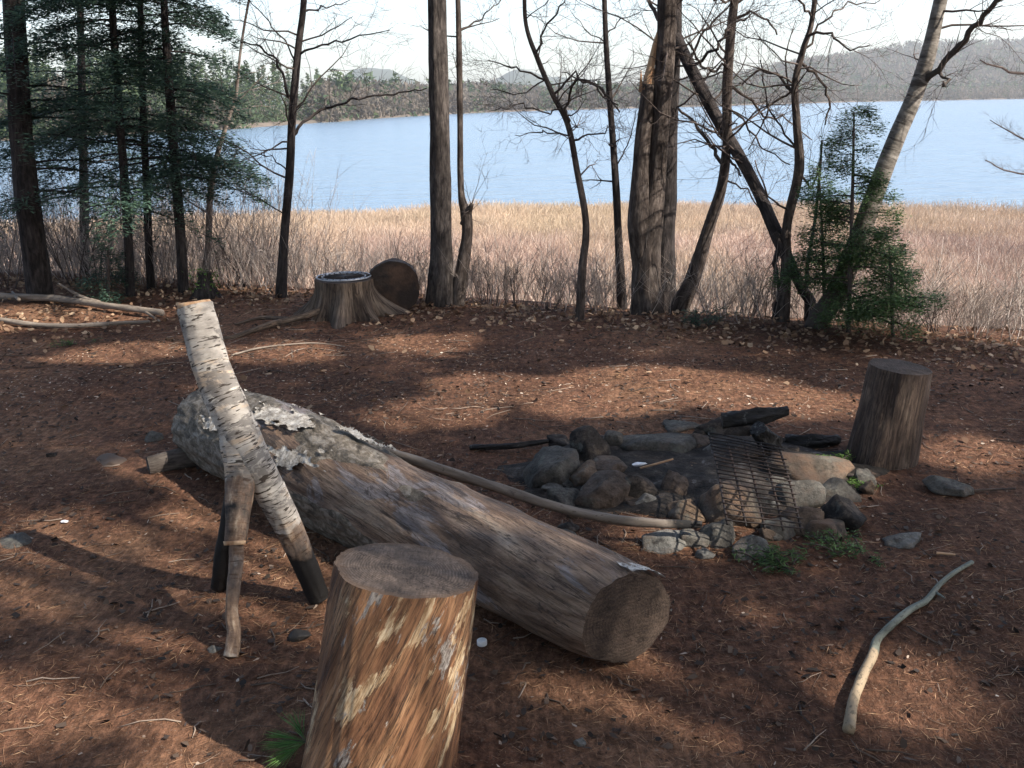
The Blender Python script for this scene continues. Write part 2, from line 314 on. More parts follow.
# ------------------------------------------------------------------ terrain
NA = 720
def polar(name, radii, m, hf):
    th = np.linspace(-math.pi, math.pi, NA, endpoint=False)
    V = []
    for r in radii:
        for t in th:
            x, y = r * math.sin(t), r * math.cos(t); V.append((x, y, hf(x, y, r, t)))
    F = []
    for i in range(len(radii) - 1):
        for j in range(NA):
            k = (j + 1) % NA; F.append((i * NA + j, i * NA + k, (i + 1) * NA + k, (i + 1) * NA + j))
    if radii[0] < 1:
        V.append((0, 0, 0)); F += [(len(V) - 1, (j + 1) % NA, j) for j in range(NA)]
    me = bpy.data.meshes.new(name); me.from_pydata(V, [], F); me.update()
    o = link(name, me, m); o['kind'] = 'structure'; return o
RIDGE_AZ = [math.atan((p - 512) / FPX) for p in (200, 335, 365, 400, 430, 470, 510, 545, 590, 640)]; RIDGE_H = [20, 30, 82, 84, 40, 30, 62, 68, 40, 0]
def far_h(x, y, r, t):
    D = float(shoreD(t)); 
    if abs(t) > 1.15: return 0.0 if abs(t) > 1.4 else gh(x, y, False)
    if r < D: return -5.2
    h = float(np.interp(t, [math.atan((p - 512) / FPX) for p in HPX], HH))
    q = (r - D) / D
    n = noise.noise(Vector((x * .004, y * .004, 0))) * .35 + noise.noise(Vector((x * .012, y * .012, 3))) * .12
    ridge2 = float(np.interp(t, RIDGE_AZ, RIDGE_H)) * (1 + .25 * noise.noise(Vector((t * 40, 0, 0)))) * sst(1500, 2500, r)
    return ridge2 - 5.2 + 2.6 * sst(0, 6, r - D) + max(0, h * (sst(.12, .85, q)) * (1 + n))
rad1 = list(np.geomspace(.4, 14, 230)) + list(np.geomspace(14.3, 60, 60))
polar('ground', rad1, m_ground, lambda x, y, r, t: gh(x, y))
rad2 = [60, 90] + list(np.arange(110, 700, 12)) + list(np.geomspace(705, 3100, 90))
# the shore and hills as a second sheet that begins under the water
NA = 900
polar('hills', rad2, m_hill, lambda x, y, r, t: gh(x, y, False) if r < 61 else far_h(x, y, r, t))
# water
wm = bpy.data.materials.new('lake_water'); wm.use_nodes = True; nt = wm.node_tree; nd = nt.nodes; ln = nt.links
bs = nd['Principled BSDF']; bs.inputs['Base Color'].default_value = (.13, .19, .26, 1); bs.inputs['Roughness'].default_value = .22; bs.inputs['IOR'].default_value = 1.33
g = nd.new('ShaderNodeNewGeometry'); prev = None
for sc, st, di in (((.35, 1.3, 1), .95, .5), ((2.0, 5, 1), .7, .12), ((.04, .16, 1), .6, 1.6)):
    mp = nd.new('ShaderNodeMapping'); mp.inputs['Scale'].default_value = sc; ln.new(g.outputs['Position'], mp.inputs[0])
    t = nd.new('ShaderNodeTexNoise'); t.inputs['Scale'].default_value = 1; t.inputs['Detail'].default_value = 3; ln.new(mp.outputs[0], t.inputs['Vector'])
    b = nd.new('ShaderNodeBump'); b.inputs['Strength'].default_value = st; b.inputs['Distance'].default_value = di; ln.new(t.outputs[0], b.inputs['Height'])
    if prev: ln.new(prev, b.inputs['Normal'])
    prev = b.outputs[0]
ln.new(prev, bs.inputs['Normal'])
me = bpy.data.meshes.new('water'); me.from_pydata([(-1200, 22, WATER), (1200, 22, WATER), (1200, 1500, WATER), (-1200, 1500, WATER)], [], [(0, 1, 2, 3)])
tag(link('water', me, wm, smooth=False), kind='structure')
# ------------------------------------------------------------------ world and sun
sun_h = Vector((.88, -.47)).normalized(); EL = R(43)
SD = Vector((sun_h.x * math.cos(EL), sun_h.y * math.cos(EL), math.sin(EL)))
w = bpy.data.worlds.new('World'); S.world = w; w.use_nodes = True; nt = w.node_tree
sk = nt.nodes.new('ShaderNodeTexSky'); sk.sky_type = 'NISHITA'; sk.sun_disc = False; sk.sun_elevation = EL; sk.sun_rotation = math.atan2(sun_h.x, sun_h.y)
sk.air_density = 1.0; sk.dust_density = 2.0; sk.ozone_density = 1.0
nt.links.new(sk.outputs[0], nt.nodes['Background'].inputs[0]); nt.nodes['Background'].inputs[1].default_value = .15
sl = bpy.data.lights.new('sun', 'SUN'); sl.energy = 5; sl.angle = R(.55); sl.color = (1, .93, .82)
so = bpy.data.objects.new('sun', sl); C.objects.link(so); so.rotation_euler = SD.to_track_quat('Z', 'Y').to_euler(); so.location = (20, -10, 30)
S.view_settings.view_transform = 'Standard'; S.view_settings.look = 'None'; S.view_settings.exposure = 1.22; S.view_settings.gamma = 1
S.cycles.use_denoising = True; S.cycles.max_bounces = 4; S.cycles.volume_bounces = 0; S.cycles.sample_clamp_indirect = 4
S.cycles.use_adaptive_sampling = True
# ------------------------------------------------------------------ logs
def cylinder_log(root, name, pts, rad, mat, capmat, n=96, seg=120, disp=None, capname='cut_face', both=True, jit=.003, twist=0.0, shear=None):
    """smooth log along pts; returns body"""
    P = []; Rr = []
    k = len(pts)
    for i in range(seg + 1):
        t = i / seg * (k - 1); a = min(int(t), k - 2); f = t - a
        p0 = Vector(pts[max(a - 1, 0)]); p1 = Vector(pts[a]); p2 = Vector(pts[a + 1]); p3 = Vector(pts[min(a + 2, k - 1)])
        P.append(.5 * ((2 * p1) + (p2 - p0) * f + (2 * p0 - 5 * p1 + 4 * p2 - p3) * f * f + (3 * p1 - p0 - 3 * p2 + p3) * f ** 3) if k > 2 else p1.lerp(p2, f))
        Rr.append(rad[a] * (1 - f) + rad[a + 1] * f)
    mb = MB(); b, T = mb.tube(P, Rr, n, disp, cap=False, twist=twist)
    if shear: mb.v = [shear(v) for v in mb.v]; P[0] = shear(P[0])
    body = mb.build(name, mat, root)
    for end in ((0, 1) if both else (1,)):
        ring = mb.v[b:b + n] if end == 0 else mb.v[b + seg * n:b + seg * n + n]
        N = -T[0] if end == 0 else T[-1]
        cb = MB(); cb.cap_rings(ring if end else ring[::-1], P[0] if end == 0 else P[-1], 10, .002, N, jit)
        cb.build(capname, capmat, root)
    return body, P, Rr
def nn(a, b, c): return noise.noise(Vector((a, b, c)))
def fbm(x, y, z): return nn(x, y, z) + .5 * nn(2 * x, 2 * y, 2 * z + 7) + .25 * nn(4 * x, 4 * y, 4 * z + 3)
# long log
pn = Z(628, 619, .15); pf = Z(208, 424, .17); pm = pn.lerp(pf, .5); pm2 = pn.lerp(pf, .75); pm1 = pn.lerp(pf, .25)
pm.z = .165; pm2.z = .185; pm1.z = .155
root = empty('felled_log', (pm.x, pm.y, 0), 'long thick weathered log lying beside the fire pit, grey bark at its far end', 'log')
def dlog(th, L, r):
    c, s = math.cos(th), math.sin(th); LT = (pn - pf).length; t = L / LT
    bump = .013 * fbm(c * 1.2, s * 1.2, L * 1.3) + .006 * fbm(c * 4, s * 4, L * 2.5) + .0015 * nn(c * 18, s * 18, L * 5)
    m = fbm(c * .9 + 4, s * .9, L * 1.9) * .85 + (t - .53) * 1.8 + .16 * nn(c * 5, s * 5, L * 9)
    a = 1 / (1 + math.exp(-m * 14))
    ridge = .012 * math.exp(-((t - .24) / .035) ** 2 - ((th - 3.9) / .3) ** 2)
    if t < .05: ridge = -.012 * (1 - t / .05) ** 2
    return (bump + a * (.009 + .006 * fbm(c * 7, s * 7, L * 9)) + ridge, a)
lax = (pn - pf).normalized(); lrf = Vector((-lax.y, lax.x, 0)).normalized()
def lshear(v):
    L = (v - pn).dot(lax); return v + lax * (.30 * (v - pn).dot(lrf) * sst(-.5, -.0, L))
cylinder_log(root, 'trunk', [pn, pm1, pm, pm2, pf], [.148, .156, .178, .200, .165], m_log, m_cutdark, 160, 420, dlog, twist=-.7, shear=lshear)
# peeling bark flaps on the log
def on_log(t, th, off=.0):
    P = pn.lerp(pf, t); P.z = .15 + .03 * sst(0, .75, t); ax = (pf - pn).normalized(); s = ax.cross(Vector((0, 0, 1))).normalized(); u = s.cross(ax)
    r = np.interp(t, [0, .25, .5, .75, 1], [.15, .16, .178, .196, .158]) + off
    d = s * math.cos(th) + u * math.sin(th); return P + d * r, d, ax
def flap(t0, th0, dt, dth, lift, seed):
    mb = MB(); nu, nv = 9, 9
    for i in range(nu):
        for j in range(nv):
            u, v = i / (nu - 1), j / (nv - 1)
            ed = .12 * nn(u * 4, v * 4, seed) 
            p, d, ax = on_log(t0 + dt * (u - .5 + ed * 1.8), th0 + dth * (v - .5 + .45 * nn(u * 4, v * 4, seed + 9)), .007 + lift * .35 * (v ** 2) + .004 * nn(u * 6, v * 6, seed))
            mb.v.append(p); mb.lc.append((u * .1, v * .1, seed)); mb.a.append(1)
    for i in range(nu - 1):
        for j in range(nv - 1):
            b = i * nv + j; mb.f.append((b, b + 1, b + nv + 1, b + nv))
    return mb
m_flap = pmat('peeling_bark', 'world', ('noise', (60, 6, .7), [(.35, (.28, .25, .22)), (.6, (.60, .56, .51))]), [('noise', (110, 4), [(.52, 0), (.58, .8)], (.16, .12, .09))], rough=.8)
mb = MB(); nu, nv = 150, 150; idx = {}
def platem(t, th): return fbm(math.cos(th) * 2.2 + 11, math.sin(th) * 2.2, t * 9) * .8 + .25 * nn(math.cos(th) * 12, math.sin(th) * 12, t * 60) - .42 + .35 * math.exp(-((t - .66) / .16) ** 2)
for i in range(nu):
    for j in range(nv):
        t_, th_ = .42 + .54 * i / (nu - 1), .3 + 2.9 * j / (nv - 1); m_ = platem(t_, th_)
        if m_ > 0:
            p, d, ax_ = on_log(t_, th_, 0); L_ = (1 - t_) * 0
            c_, s_ = math.cos(th_), math.sin(th_); p, d, ax_ = on_log(t_, th_, .017 + .010 * nn(p.x * 6, p.y * 6, p.z * 6) + .004 * nn(p.x * 30, p.y * 30, p.z * 30) + (.006 if m_ < .05 else 0))
            idx[i, j] = len(mb.v); mb.v.append(p); mb.lc.append(tuple(p)); mb.a.append(1)
for (i, j), q in idx.items():
    if all(k in idx for k in ((i + 1, j), (i, j + 1), (i + 1, j + 1))): mb.f.append((q, idx[i, j + 1], idx[i + 1, j + 1], idx[i + 1, j]))
tag(mb.build('bark_patch', m_palebark, root), kind='stuff')
mb = MB()
for i in range(13):
    for j in range(6):
        th_ = .75 + i / 12 * .8; t_ = -.004 + j / 5 * (.022 + .016 * nn(i * .6, 0, 4)); p, d, ax_ = on_log(t_, th_, .002 + .006 * nn(i * .8, j * .8, 2)); mb.v.append(lshear(p)); mb.lc.append((i * .03, j * .02, 1)); mb.a.append(1)
for i in range(12):
    for j in range(5):
        b_ = i * 6 + j; mb.f.append((b_, b_ + 1, b_ + 7, b_ + 6))
mb.build('peeling_rim', m_flap, root)
# ------------------------------------------------------------------ foreground stool
top = Z(407, 569, .50); axis = Vector((.17, .09, 1)).normalized(); base = top - axis * (.50 / axis.z)
root = empty('log_stool', (base.x, base.y, 0), 'large upright log seat in front with orange, cream and brown debarked sides, nearest the camera', 'log stool', 'upright log seats')
def dst(th, L, r):
    c, s = math.cos(th), math.sin(th)
    return .008 * fbm(c * 1.3, s * 1.3, L * 1.2 + 3) + .003 * fbm(c * 6, s * 6, L * 1.5) + (.004 * nn(c * 14, s * 14, L * 3))
cylinder_log(root, 'trunk', [base - axis * .03, base.lerp(top, .5), top], [.185, .175, .168], m_stool, m_cut, 160, 150, dst, twist=-1.9)
# right dark stool
b2 = Z(881, 458, .0); ax2 = Vector((.10, -.02, 1)).normalized(); t2 = b2 + ax2 * .425 
root = empty('log_stool', (b2.x, b2.y, 0), 'dark brown upright log seat right of the fire pit stones', 'log stool', 'upright log seats')
def dst2(th, L, r):
    c, s = math.cos(th), math.sin(th)
    return .012 * fbm(c * 1.5 + 7, s * 1.5, L * 1.5) + .004 * fbm(c * 6, s * 6, L * 2)
cylinder_log(root, 'trunk', [b2 - ax2 * .04, b2.lerp(t2, .5), t2], [.150, .132, .128], m_darkstump, m_cutdark, 96, 80, dst2)
# round log section standing on edge near the bank
c3 = GP(397, 309); rr = .20
root = empty('log_section', (c3.x, c3.y, gh(c3.x, c3.y)), 'short round log section lying on its side between the wide old stump and thick pine', 'log section')
cc = Vector((c3.x - .02, c3.y + .06, gh(c3.x, c3.y) + rr - .015)); axd = Vector((.12, -1, .06)).normalized()
def d3(th, L, r):
    c, s = math.cos(th), math.sin(th); return .016 * fbm(c * 1.4, s * 1.4, L * 2) + .004 * nn(c * 9, s * 9, L * 9)
m_endburn = pmat('scorched_end_grain', 'lc', ('noise', (7, 4), [(.35, (.035, .022, .016)), (.65, (.085, .05, .033))]), [('noise', (5, 3), [(.42, 0), (.55, .85)], (.022, .017, .015))], rough=.9, bump=[('noise', (50, 5), .7, .01)])
cylinder_log(root, 'trunk', [cc - axd * .16, cc + axd * .14], [rr * .97, rr], m_brown, m_endburn, 72, 24, d3)
# short log end beside far end of the long log
a4 = Z(148, 466, .045); b4 = Z(222, 450, .06)
root = empty('short_log', (a4.x, a4.y, 0), 'short thin grey log piece poking out from beneath the far end of the long log', 'log')
cylinder_log(root, 'trunk', [a4, a4.lerp(b4, .5), b4], [.042, .05, .055], m_grey, m_charwood, 32, 30, lambda th, L, r: .005 * fbm(math.cos(th) * 2, math.sin(th) * 2, L * 6))
# old stump with flares
def flared_stump(root, ctr, r_top, h, flares, mat, capm, slope=1.0, seed=1):
    mb = MB(); n = 144; seg = 40
    def disp(th, L, r):
        t = L / h; k = max(0, 1 - t)
        f = sum(a * math.exp(-(((th - a0 + math.pi) % (2 * math.pi) - math.pi) / wd) ** 2) for a0, a, wd in flares)
        c, s = math.cos(th), math.sin(th)
        return k ** 1.8 * (f + .05) + .010 * fbm(c * 2, s * 2, L * 2 + seed) + .006 * nn(c * 10, s * 10, L * 3) * (1 + k)
    P = [Vector((ctr.x, ctr.y, ctr.z - .04 + (h + .04) * i / seg)) for i in range(seg + 1)]
    b, T = mb.tube(P, [r_top] * (seg + 1), n, disp, cap=False)
    mb.build('trunk', mat, root)
    ring = mb.v[b + seg * n:b + seg * n + n]
    cb = MB(); cb.cap_rings(ring, P[-1], 8, 0, Vector((0, 0, 1)), .006); cb.build('cut_face', capm, root)
s5 = GP(341, 322); s5 = Vector((s5.x, s5.y + .25, gh(s5.x, s5.y)))
root = empty('tree_stump', s5, 'wide old tree stump with flaring roots, its flat top ringed by a metal hoop', 'stump')
# tube frame: theta 0 is about +x cross; flares found by trial
flared_stump(root, s5, .225, .285, [(0.1, .24, .24), (.9, .12, .2), (1.6, .34, .2), (2.4, .16, .2), (3.1, .38, .26), (3.9, .2, .18), (4.7, .28, .2), (5.5, .12, .2)], m_stumpbark, m_cut)
# metal hoop and grid lying on the stump
root = empty('cooking_ring', (s5.x, s5.y, s5.z + .285), 'round metal cooking ring with a silver rim lying on the wide old stump', 'metal ring')
mb = MB()
for rr_, zz in ((.205, .016), (.165, .014)):
    pts = [s5 + Vector((rr_ * math.cos(a), rr_ * math.sin(a), (.285 + zz))) for a in np.linspace(0, 2 * math.pi, 61)]
    mb.tube(pts, [.006] * 61, 6)
mb.build('hoop', m_metal, root)
mb = MB()
for a in np.linspace(0, math.pi, 10, endpoint=False):
    d = Vector((math.cos(a), math.sin(a), 0)); mb.tube([s5 + d * .205 + Vector((0, 0, .302)), s5 - d * .205 + Vector((0, 0, .302))], [.0035] * 2, 5)
mb.build('spoke', m_wire, root)
# small mossy snag stump at left
s6 = GP(207, 298); s6.z = gh(s6.x, s6.y)
root = empty('rotten_stump', s6, 'small ragged mossy stump at the foot of the pale slender birch', 'stump')
flared_stump(root, s6, .055, .22, [(0.3, .08, .4), (3.4, .06, .5), (4.6, .08, .4)], m_dark, m_cutdark, seed=5)
V = []
P = np.array([[s6.x + random.gauss(0, .05), s6.y + random.gauss(0, .05), s6.z + random.uniform(.05, .24)] for i in range(260)])
tag(soup('moss', leaves(P, rng.normal(size=(260, 3)), .03, .015), m_moss, root), kind='stuff')
# ------------------------------------------------------------------ forked birch tripod
def W2(px, py, Y): return W(px, py, Y)
crotch = W(243, 470, 2.86)
topb = W(195, 306, 2.98)
root = empty('birch_tripod', (crotch.x, crotch.y, 0), 'forked birch trunk standing on three charred legs beside the long log', 'birch tripod')
def dbir(th, L, r):
    c, s = math.cos(th), math.sin(th); return .004 * fbm(c * 2, s * 2, L * 9) + .0018 * nn(c * 6, s * 6, L * 45)
mb = MB()
def smooth(pts, k=8):
    out = []; n = len(pts)
    for i in range(n - 1):
        p0, p1, p2, p3 = Vector(pts[max(i - 1, 0)]), Vector(pts[i]), Vector(pts[i + 1]), Vector(pts[min(i + 2, n - 1)])
        for j in range(k):
            f = j / k; out.append(.5 * ((2 * p1) + (p2 - p0) * f + (2 * p0 - 5 * p1 + 4 * p2 - p3) * f * f + (3 * p1 - p0 - 3 * p2 + p3) * f ** 3))
    out.append(Vector(pts[-1])); return out
def sm1(v, n, k=8):
    x = np.linspace(0, len(v) - 1, (n)); return list(np.interp(x, range(len(v)), v))
pts = smooth([W(195, 306, 2.98), W(213, 370, 2.93), W(236, 425, 2.89), W(258, 468, 2.87), W(288, 525, 2.89), Z(319, 598, .015)], 12)
n = len(pts); mb.tube(pts, sm1([.055, .056, .059, .052, .043, .034], n), 40, dbir, a=sm1([.0, .0, .05, .30, .46, 1.45], n), cap=False)
# main stem is one mesh from cut top to the foot of the right leg
main = mb.build('stem', m_birch, root)
ring = mb.v[0:40]; nrm = (pts[0] - pts[1]).normalized()
mb = MB(); pc = pts[0]; wob_ = lambda th, L, r: .004 * nn(math.cos(th) * 2, math.sin(th) * 2, 3)
b0, _ = mb.tube([pc - nrm * .01, pc + nrm * .004, pc + nrm * .012], [.050, .050, .047], 40, wob_, cap=False)
for j in range(40): mb.v[80 + j] += nrm * (.010 * abs(nn(j * .35, 0, 8)) + .006 * math.sin(j / 40 * 6.28 + 2))
mb.f.append(tuple(80 + j for j in range(40)))
mb.build('torn_wood', m_barewood, root)
def leg(P, rr_, aa, nm='leg', mat=m_birch, cap=True):
    mb = MB(); pts = smooth(P, 10); n = len(pts); mb.tube(pts, sm1(rr_, n), 28, dbir, a=sm1(aa, n), cap=cap); return mb.build(nm, mat, root)
leg([W(246, 435, 2.90), W(236, 500, 2.94), W(226, 545, 2.96), Z(219, 587, .015)], [.040, .036, .033, .026], [.5, 1.2, 1.4, 1.4])
leg([W(228, 398, 2.91), W(237, 440, 2.88), W(241, 470, 2.85), W(238, 508, 2.79), W(235, 543, 2.74)], [.040, .052, .048, .039, .031], [0, .05, .36, .80, .74], 'stub')
leg([W(236, 530, 2.76), W(236, 565, 2.71), W(232, 610, 2.64), W(234, 632, 2.61), Z(231, 656, .01)], [.020, .021, .0175, .019, .024], [.80, .52, .74, .60, .5])
mb = MB(); mb.tube([W(235, 541, 2.735), W(235, 545, 2.73)], [.0335, .031], 24, lambda th, L, r: .004 * nn(math.cos(th) * 2, math.sin(th) * 2, 2)); mb.build('cut_face', m_barewood, root)
# ------------------------------------------------------------------ sticks
def stick(name, label, P, rr_, mat, aa=None, n=14, cat='stick', side=(), group=None, k=10):
    p0 = Vector(P[0]); root = empty(name, (p0.x, p0.y, gh(p0.x, p0.y)), label, cat, group)
    mb = MB(); pts = smooth(P, k); m = len(pts)
    mb.tube(pts, sm1(rr_, m), n, lambda th, L, r: r * .25 * fbm(math.cos(th) * 1.5, math.sin(th) * 1.5, L * 7), a=sm1(aa or [0, 0], m))
    mb.build('stem', mat, root)
    for sp, sr in side:
        mb = MB(); pp = smooth(sp, 6); mb.tube(pp, sm1(sr, len(pp)), 8, lambda th, L, r: r * .15 * nn(math.cos(th) * 2, math.sin(th) * 2, L * 9)); mb.build('side_branch', mat, root)
    return root
stick('long_pole', 'long curved grey pole reaching into the fire pit, burnt black at its end',
      [Z(384, 450, .24), Z(425, 464, .235), Z(480, 482, .19), Z(540, 502, .14), Z(600, 517, .10), Z(650, 523, .09), Z(702, 525, .09)], [.020, .020, .019, .018, .018, .017, .013], m_stick, [0, 0, 0, 0, 0, .3, 1])
stick('grey_green_stick', 'crooked grey green stick with a pale peeled butt lying alone at lower right',
      [Z(849, 730, .018), Z(855, 695, .02), Z(872, 655, .02), Z(879, 637, .02), Z(907, 612, .022), Z(926, 601, .02), Z(938, 586, .02), Z(952, 574, .02), Z(972, 562, .022)], [.0145, .0135, .012, .0105, .0095, .008, .007], m_mossstick, [1, 1, .2, 0, 0, 0, 0],
      side=[([Z(935, 592, .02), Z(945, 598, .03)], [.006, .002])], cat='stick')
def gz(px, py, h=.02):
    p = GP(px, py); p.z = gh(p.x, p.y) + h; return p
stick('fallen_branch', 'thick fallen grey branch with a pale forked limb at the far left',
      [gz(-70, 300, .08), gz(0, 302, .05), gz(60, 305, .05), gz(110, 312, .05), gz(163, 318, .04)], [.030, .030, .028, .026, .024], m_stick,
      side=[([gz(100, 310, .06), W(80, 296, 8.0), W(58, 283, 8.1)], [.02, .014, .006]), ([gz(20, 306, .05), W(12, 292, 8.3)], [.015, .01]), ([gz(140, 314, .05), gz(160, 324, .02)], [.012, .008])])
stick('fallen_branch', 'thinner fallen grey branch lying in front of the forked one at far left',
      [gz(-40, 318, .05), gz(20, 327, .03), gz(70, 330, .03), gz(120, 327, .03), gz(150, 326, .03)], [.021, .020, .018, .015, .010], m_stick)
stick('root', 'dark gnarled branch running left along the ground from the wide old stump',
      [gz(335, 316, .08), gz(300, 324, .05), gz(270, 330, .04), gz(235, 338, .01), gz(205, 340, -.01)], [.026, .026, .022, .016, .008], m_stumpbark, cat='root',
      side=[([gz(290, 326, .05), gz(262, 322, .03), gz(235, 326, .01)], [.02, .015, .006])])
stick('thin_stick', 'thin pale twig lying on the soil left of the long log beyond the birch tripod', [gz(232, 357, .01), gz(262, 350, .015), gz(310, 345, .012), gz(345, 348, .01)], [.006, .006, .005, .003], m_stick)
stick('thin_stick', 'thin pale split stick lying among the ash of the fire pit', [Z(640, 468, .06), Z(655, 464, .08), Z(673, 459, .09)], [.005, .005, .004], m_barewood, n=6)
stick('thin_stick', 'thin dark stick on the soil right of the dark log seat', [gz(960, 494, .01), gz(985, 494, .015), gz(1015, 491, .01)], [.007, .006, .005], m_darkstump, n=6)
stick('thin_stick', 'short pale splinter lying on the soil near the tip of the grey green stick', [gz(936, 556, .01), gz(955, 558, .012)], [.006, .004], m_barewood, n=6)
# ------------------------------------------------------------------ stones
def rock_mesh(sx, sy, sz, seed, sharp=17):
    import bmesh
    rs = random.Random(seed); bm = bmesh.new(); bmesh.ops.create_icosphere(bm, subdivisions=4, radius=1)
    pl = []
    for i in range(sharp):
        v = Vector((rs.gauss(0, 1), rs.gauss(0, 1), rs.gauss(0, 1))).normalized(); pl.append((v, rs.uniform(.6, .88)))
    for v in bm.verts:
        d = v.co.normalized(); acc = 0
        r = 1.35
        for nrm_, h in pl:
            k = d.dot(nrm_)
            if k > .05: r = min(r, h / k) if h / k > r + .05 else (r + h / k - math.sqrt((r - h / k) ** 2 + .0003)) / 2
        r += .09 * noise.noise(d * 1.8 + Vector((seed, 0, 0))) + .02 * noise.noise(d * 7 + Vector((0, seed, 0)))
        v.co = Vector((d.x * sx * r, d.y * sy * r, d.z * sz * r))
    me = bpy.data.meshes.new('rock'); bm.to_mesh(me); bm.free(); return me
def stone(px, py, wpx, hpx, mat, label, rot=0, name='stone', lift=0.0, group='fire pit stones', flat=None):
    """px,py = centre of the visible stone"""
    g0 = Z(px, py + hpx / 2, lift); dep = (g0 - CAM).dot(cf); ang = math.atan2(CAM.z, g0.y)
    sx = wpx / 2 * dep / FPX; hh = hpx * dep / FPX
    sz = (flat if flat else hh * .62); sz = max(.02, sz); 
    sy = max(sx * .5, min(sx * 1.1, (hh - sz * .8 * math.cos(ang)) / math.sin(ang) * .5 + .03))
    sd = int(px * 7 + py)
    me = rock_mesh(sx * 1.25, sy * 1.15, sz * 1.12, sd)
    me.transform(Matrix.Rotation(rot, 4, 'Z') @ Matrix.Rotation(random.uniform(-.15, .15), 4, 'X'))
    me.materials.append(mat); me.polygons.foreach_set('use_smooth', [True] * len(me.polygons))
    o = bpy.data.objects.new(name, me); C.objects.link(o); o.location = (g0.x, g0.y + sy * .8, lift + sz * .16)
    return tag(o, label, 'stone', group)
ST = [
 (554, 469, 58, 44, 'grey', 'big grey boulder at the left end of the fire pit ring', 0, 0),
 (592, 450, 40, 36, 'dark', 'dark rounded stone just behind and right of the big grey boulder', 0, 0),
 (559, 441, 24, 16, 'dark', 'small dark pointed stone behind the big grey boulder', 0, 0),
 (613, 443, 24, 22, 'grey', 'small grey stone at the back, between the dark rounded stone and the long flat slab', 0, 0),
 (650, 445, 64, 26, 'grey', 'long flat grey slab at the back of the fire pit ring', .1, 0),
 (585, 475, 32, 26, 'tan', 'small orange tan stone leaning on the big grey boulder', .4, .02),
 (612, 467, 34, 14, 'brown', 'thin flat brown stone lying above the round grey brown stone', 0, .06),
 (603, 493, 48, 38, 'brown', 'round grey brown stone behind the long curved pole, front left of the fire pit', 0, 0),
 (567, 497, 34, 22, 'grey', 'lichen spotted grey stone touching the long curved pole, left of the round grey brown one', 0, 0),
 (650, 503, 34, 20, 'pale', 'small pale grey stone in front of the black blocky one', 0, 0),
 (640, 490, 48, 30, 'dark', 'black sooty blocky stone in the front row of the fire pit', 0, 0),
 (685, 511, 42, 24, 'tan', 'sunlit tan stone above the burnt end of the long curved pole', 0, 0),
 (676, 488, 30, 30, 'brown', 'brown rounded stone inside the fire pit left of the wire rack', 0, 0),
 (664, 545, 50, 20, 'pale', 'flat bluish grey stone half buried below the long curved pole', 0, 0),
 (693, 540, 32, 20, 'grey', 'flat grey stone just below the burnt pole end', 0, 0),
 (720, 535, 30, 28, 'grey', 'upright grey stone at the lower left corner of the wire rack', 0, 0),
 (758, 549, 38, 26, 'pale', 'pale rounded stone below the middle of the wire rack, nearest the camera in the ring', 0, 0),
 (736, 503, 62, 50, 'warm', 'large scorched tan slab underneath the wire rack', 0, 0),
 (802, 465, 72, 32, 'warm', 'large smooth tan slab sloping down right behind the wire rack', -.5, .02),
 (838, 491, 32, 24, 'grey', 'grey angular stone at the lower end of the large sloping slab', 0, 0),
 (797, 494, 42, 30, 'grey', 'grey stone beside the right edge of the wire rack', 0, 0),
 (806, 518, 46, 32, 'brown', 'brown grey stone at the lower right corner of the wire rack', 0, 0),
 (850, 515, 46, 28, 'dark', 'low dark brown stone at the right end of the fire pit ring', 0, 0),
 (836, 531, 32, 22, 'warm', 'small reddish tan stone in front of the low dark brown one', 0, 0),
 (781, 527, 36, 24, 'grey', 'grey stone behind the green weeds in front of the fire pit', 0, 0),
 (868, 477, 24, 20, 'grey', 'small grey stone at the foot of the dark log seat', 0, 0),
 (684, 427, 36, 12, 'grey', 'thin flat grey stone at the very back of the fire pit', 0, 0),
 (706, 443, 32, 20, 'brown', 'grey brown stone at the back, beside the top left of the wire rack', 0, 0),
 (740, 427, 56, 26, 'dark', 'sooty black stone at the back under the charred wood', 0, 0),
 (757, 452, 40, 24, 'brown', 'brown stone tucked behind the top of the wire rack', 0, 0),
]
for px, py, w_, h_, mk, lb, rot, lf in ST: stone(px, py, w_, h_, SM[mk], lb, rot, 'fire_pit_stone', lf)
random.seed(21)
for i in range(48):
    a_ = random.uniform(0, 6.28); q_ = random.uniform(.35, 1.08); px, py = 700 + 165 * q_ * math.cos(a_), 490 + 62 * q_ * math.sin(a_)
    if 590 < px < 700 and py > 505: continue
    stone(px, py, random.uniform(11, 22), random.uniform(7, 13), SM[random.choice(('grey', 'brown', 'tan', 'dark', 'pale'))], 'small rubble stone half buried among the larger stones of the fire pit', random.uniform(0, 3), 'rubble_stone', .01, 'small rubble of the fire pit')
for px, py, w_, h_, mk, lb in [(907, 543, 38, 14, 'pale', 'flat pale stone lying alone on the soil right of the fire pit'),
    (956, 487, 36, 14, 'grey', 'flat dark grey stone on the soil right of the dark log seat'),
    (151, 437, 18, 13, 'grey', 'small round grey stone left of the far end of the long log'),
    (8, 545, 34, 12, 'grey', 'flat grey stone at the left edge of the picture'),
    (212, 652, 12, 7, 'pale', 'pebble beside the foot of the front leg of the birch tripod'),
    (51, 455, 12, 8, 'dark', 'small dark pebble far left on the soil'),
    (580, 744, 12, 9, 'pale', 'pale wedge shaped pebble at the bottom of the picture')]:
    stone(px, py, w_, h_, SM[mk], lb, 0, 'stone', 0, 'loose stones around the clearing')
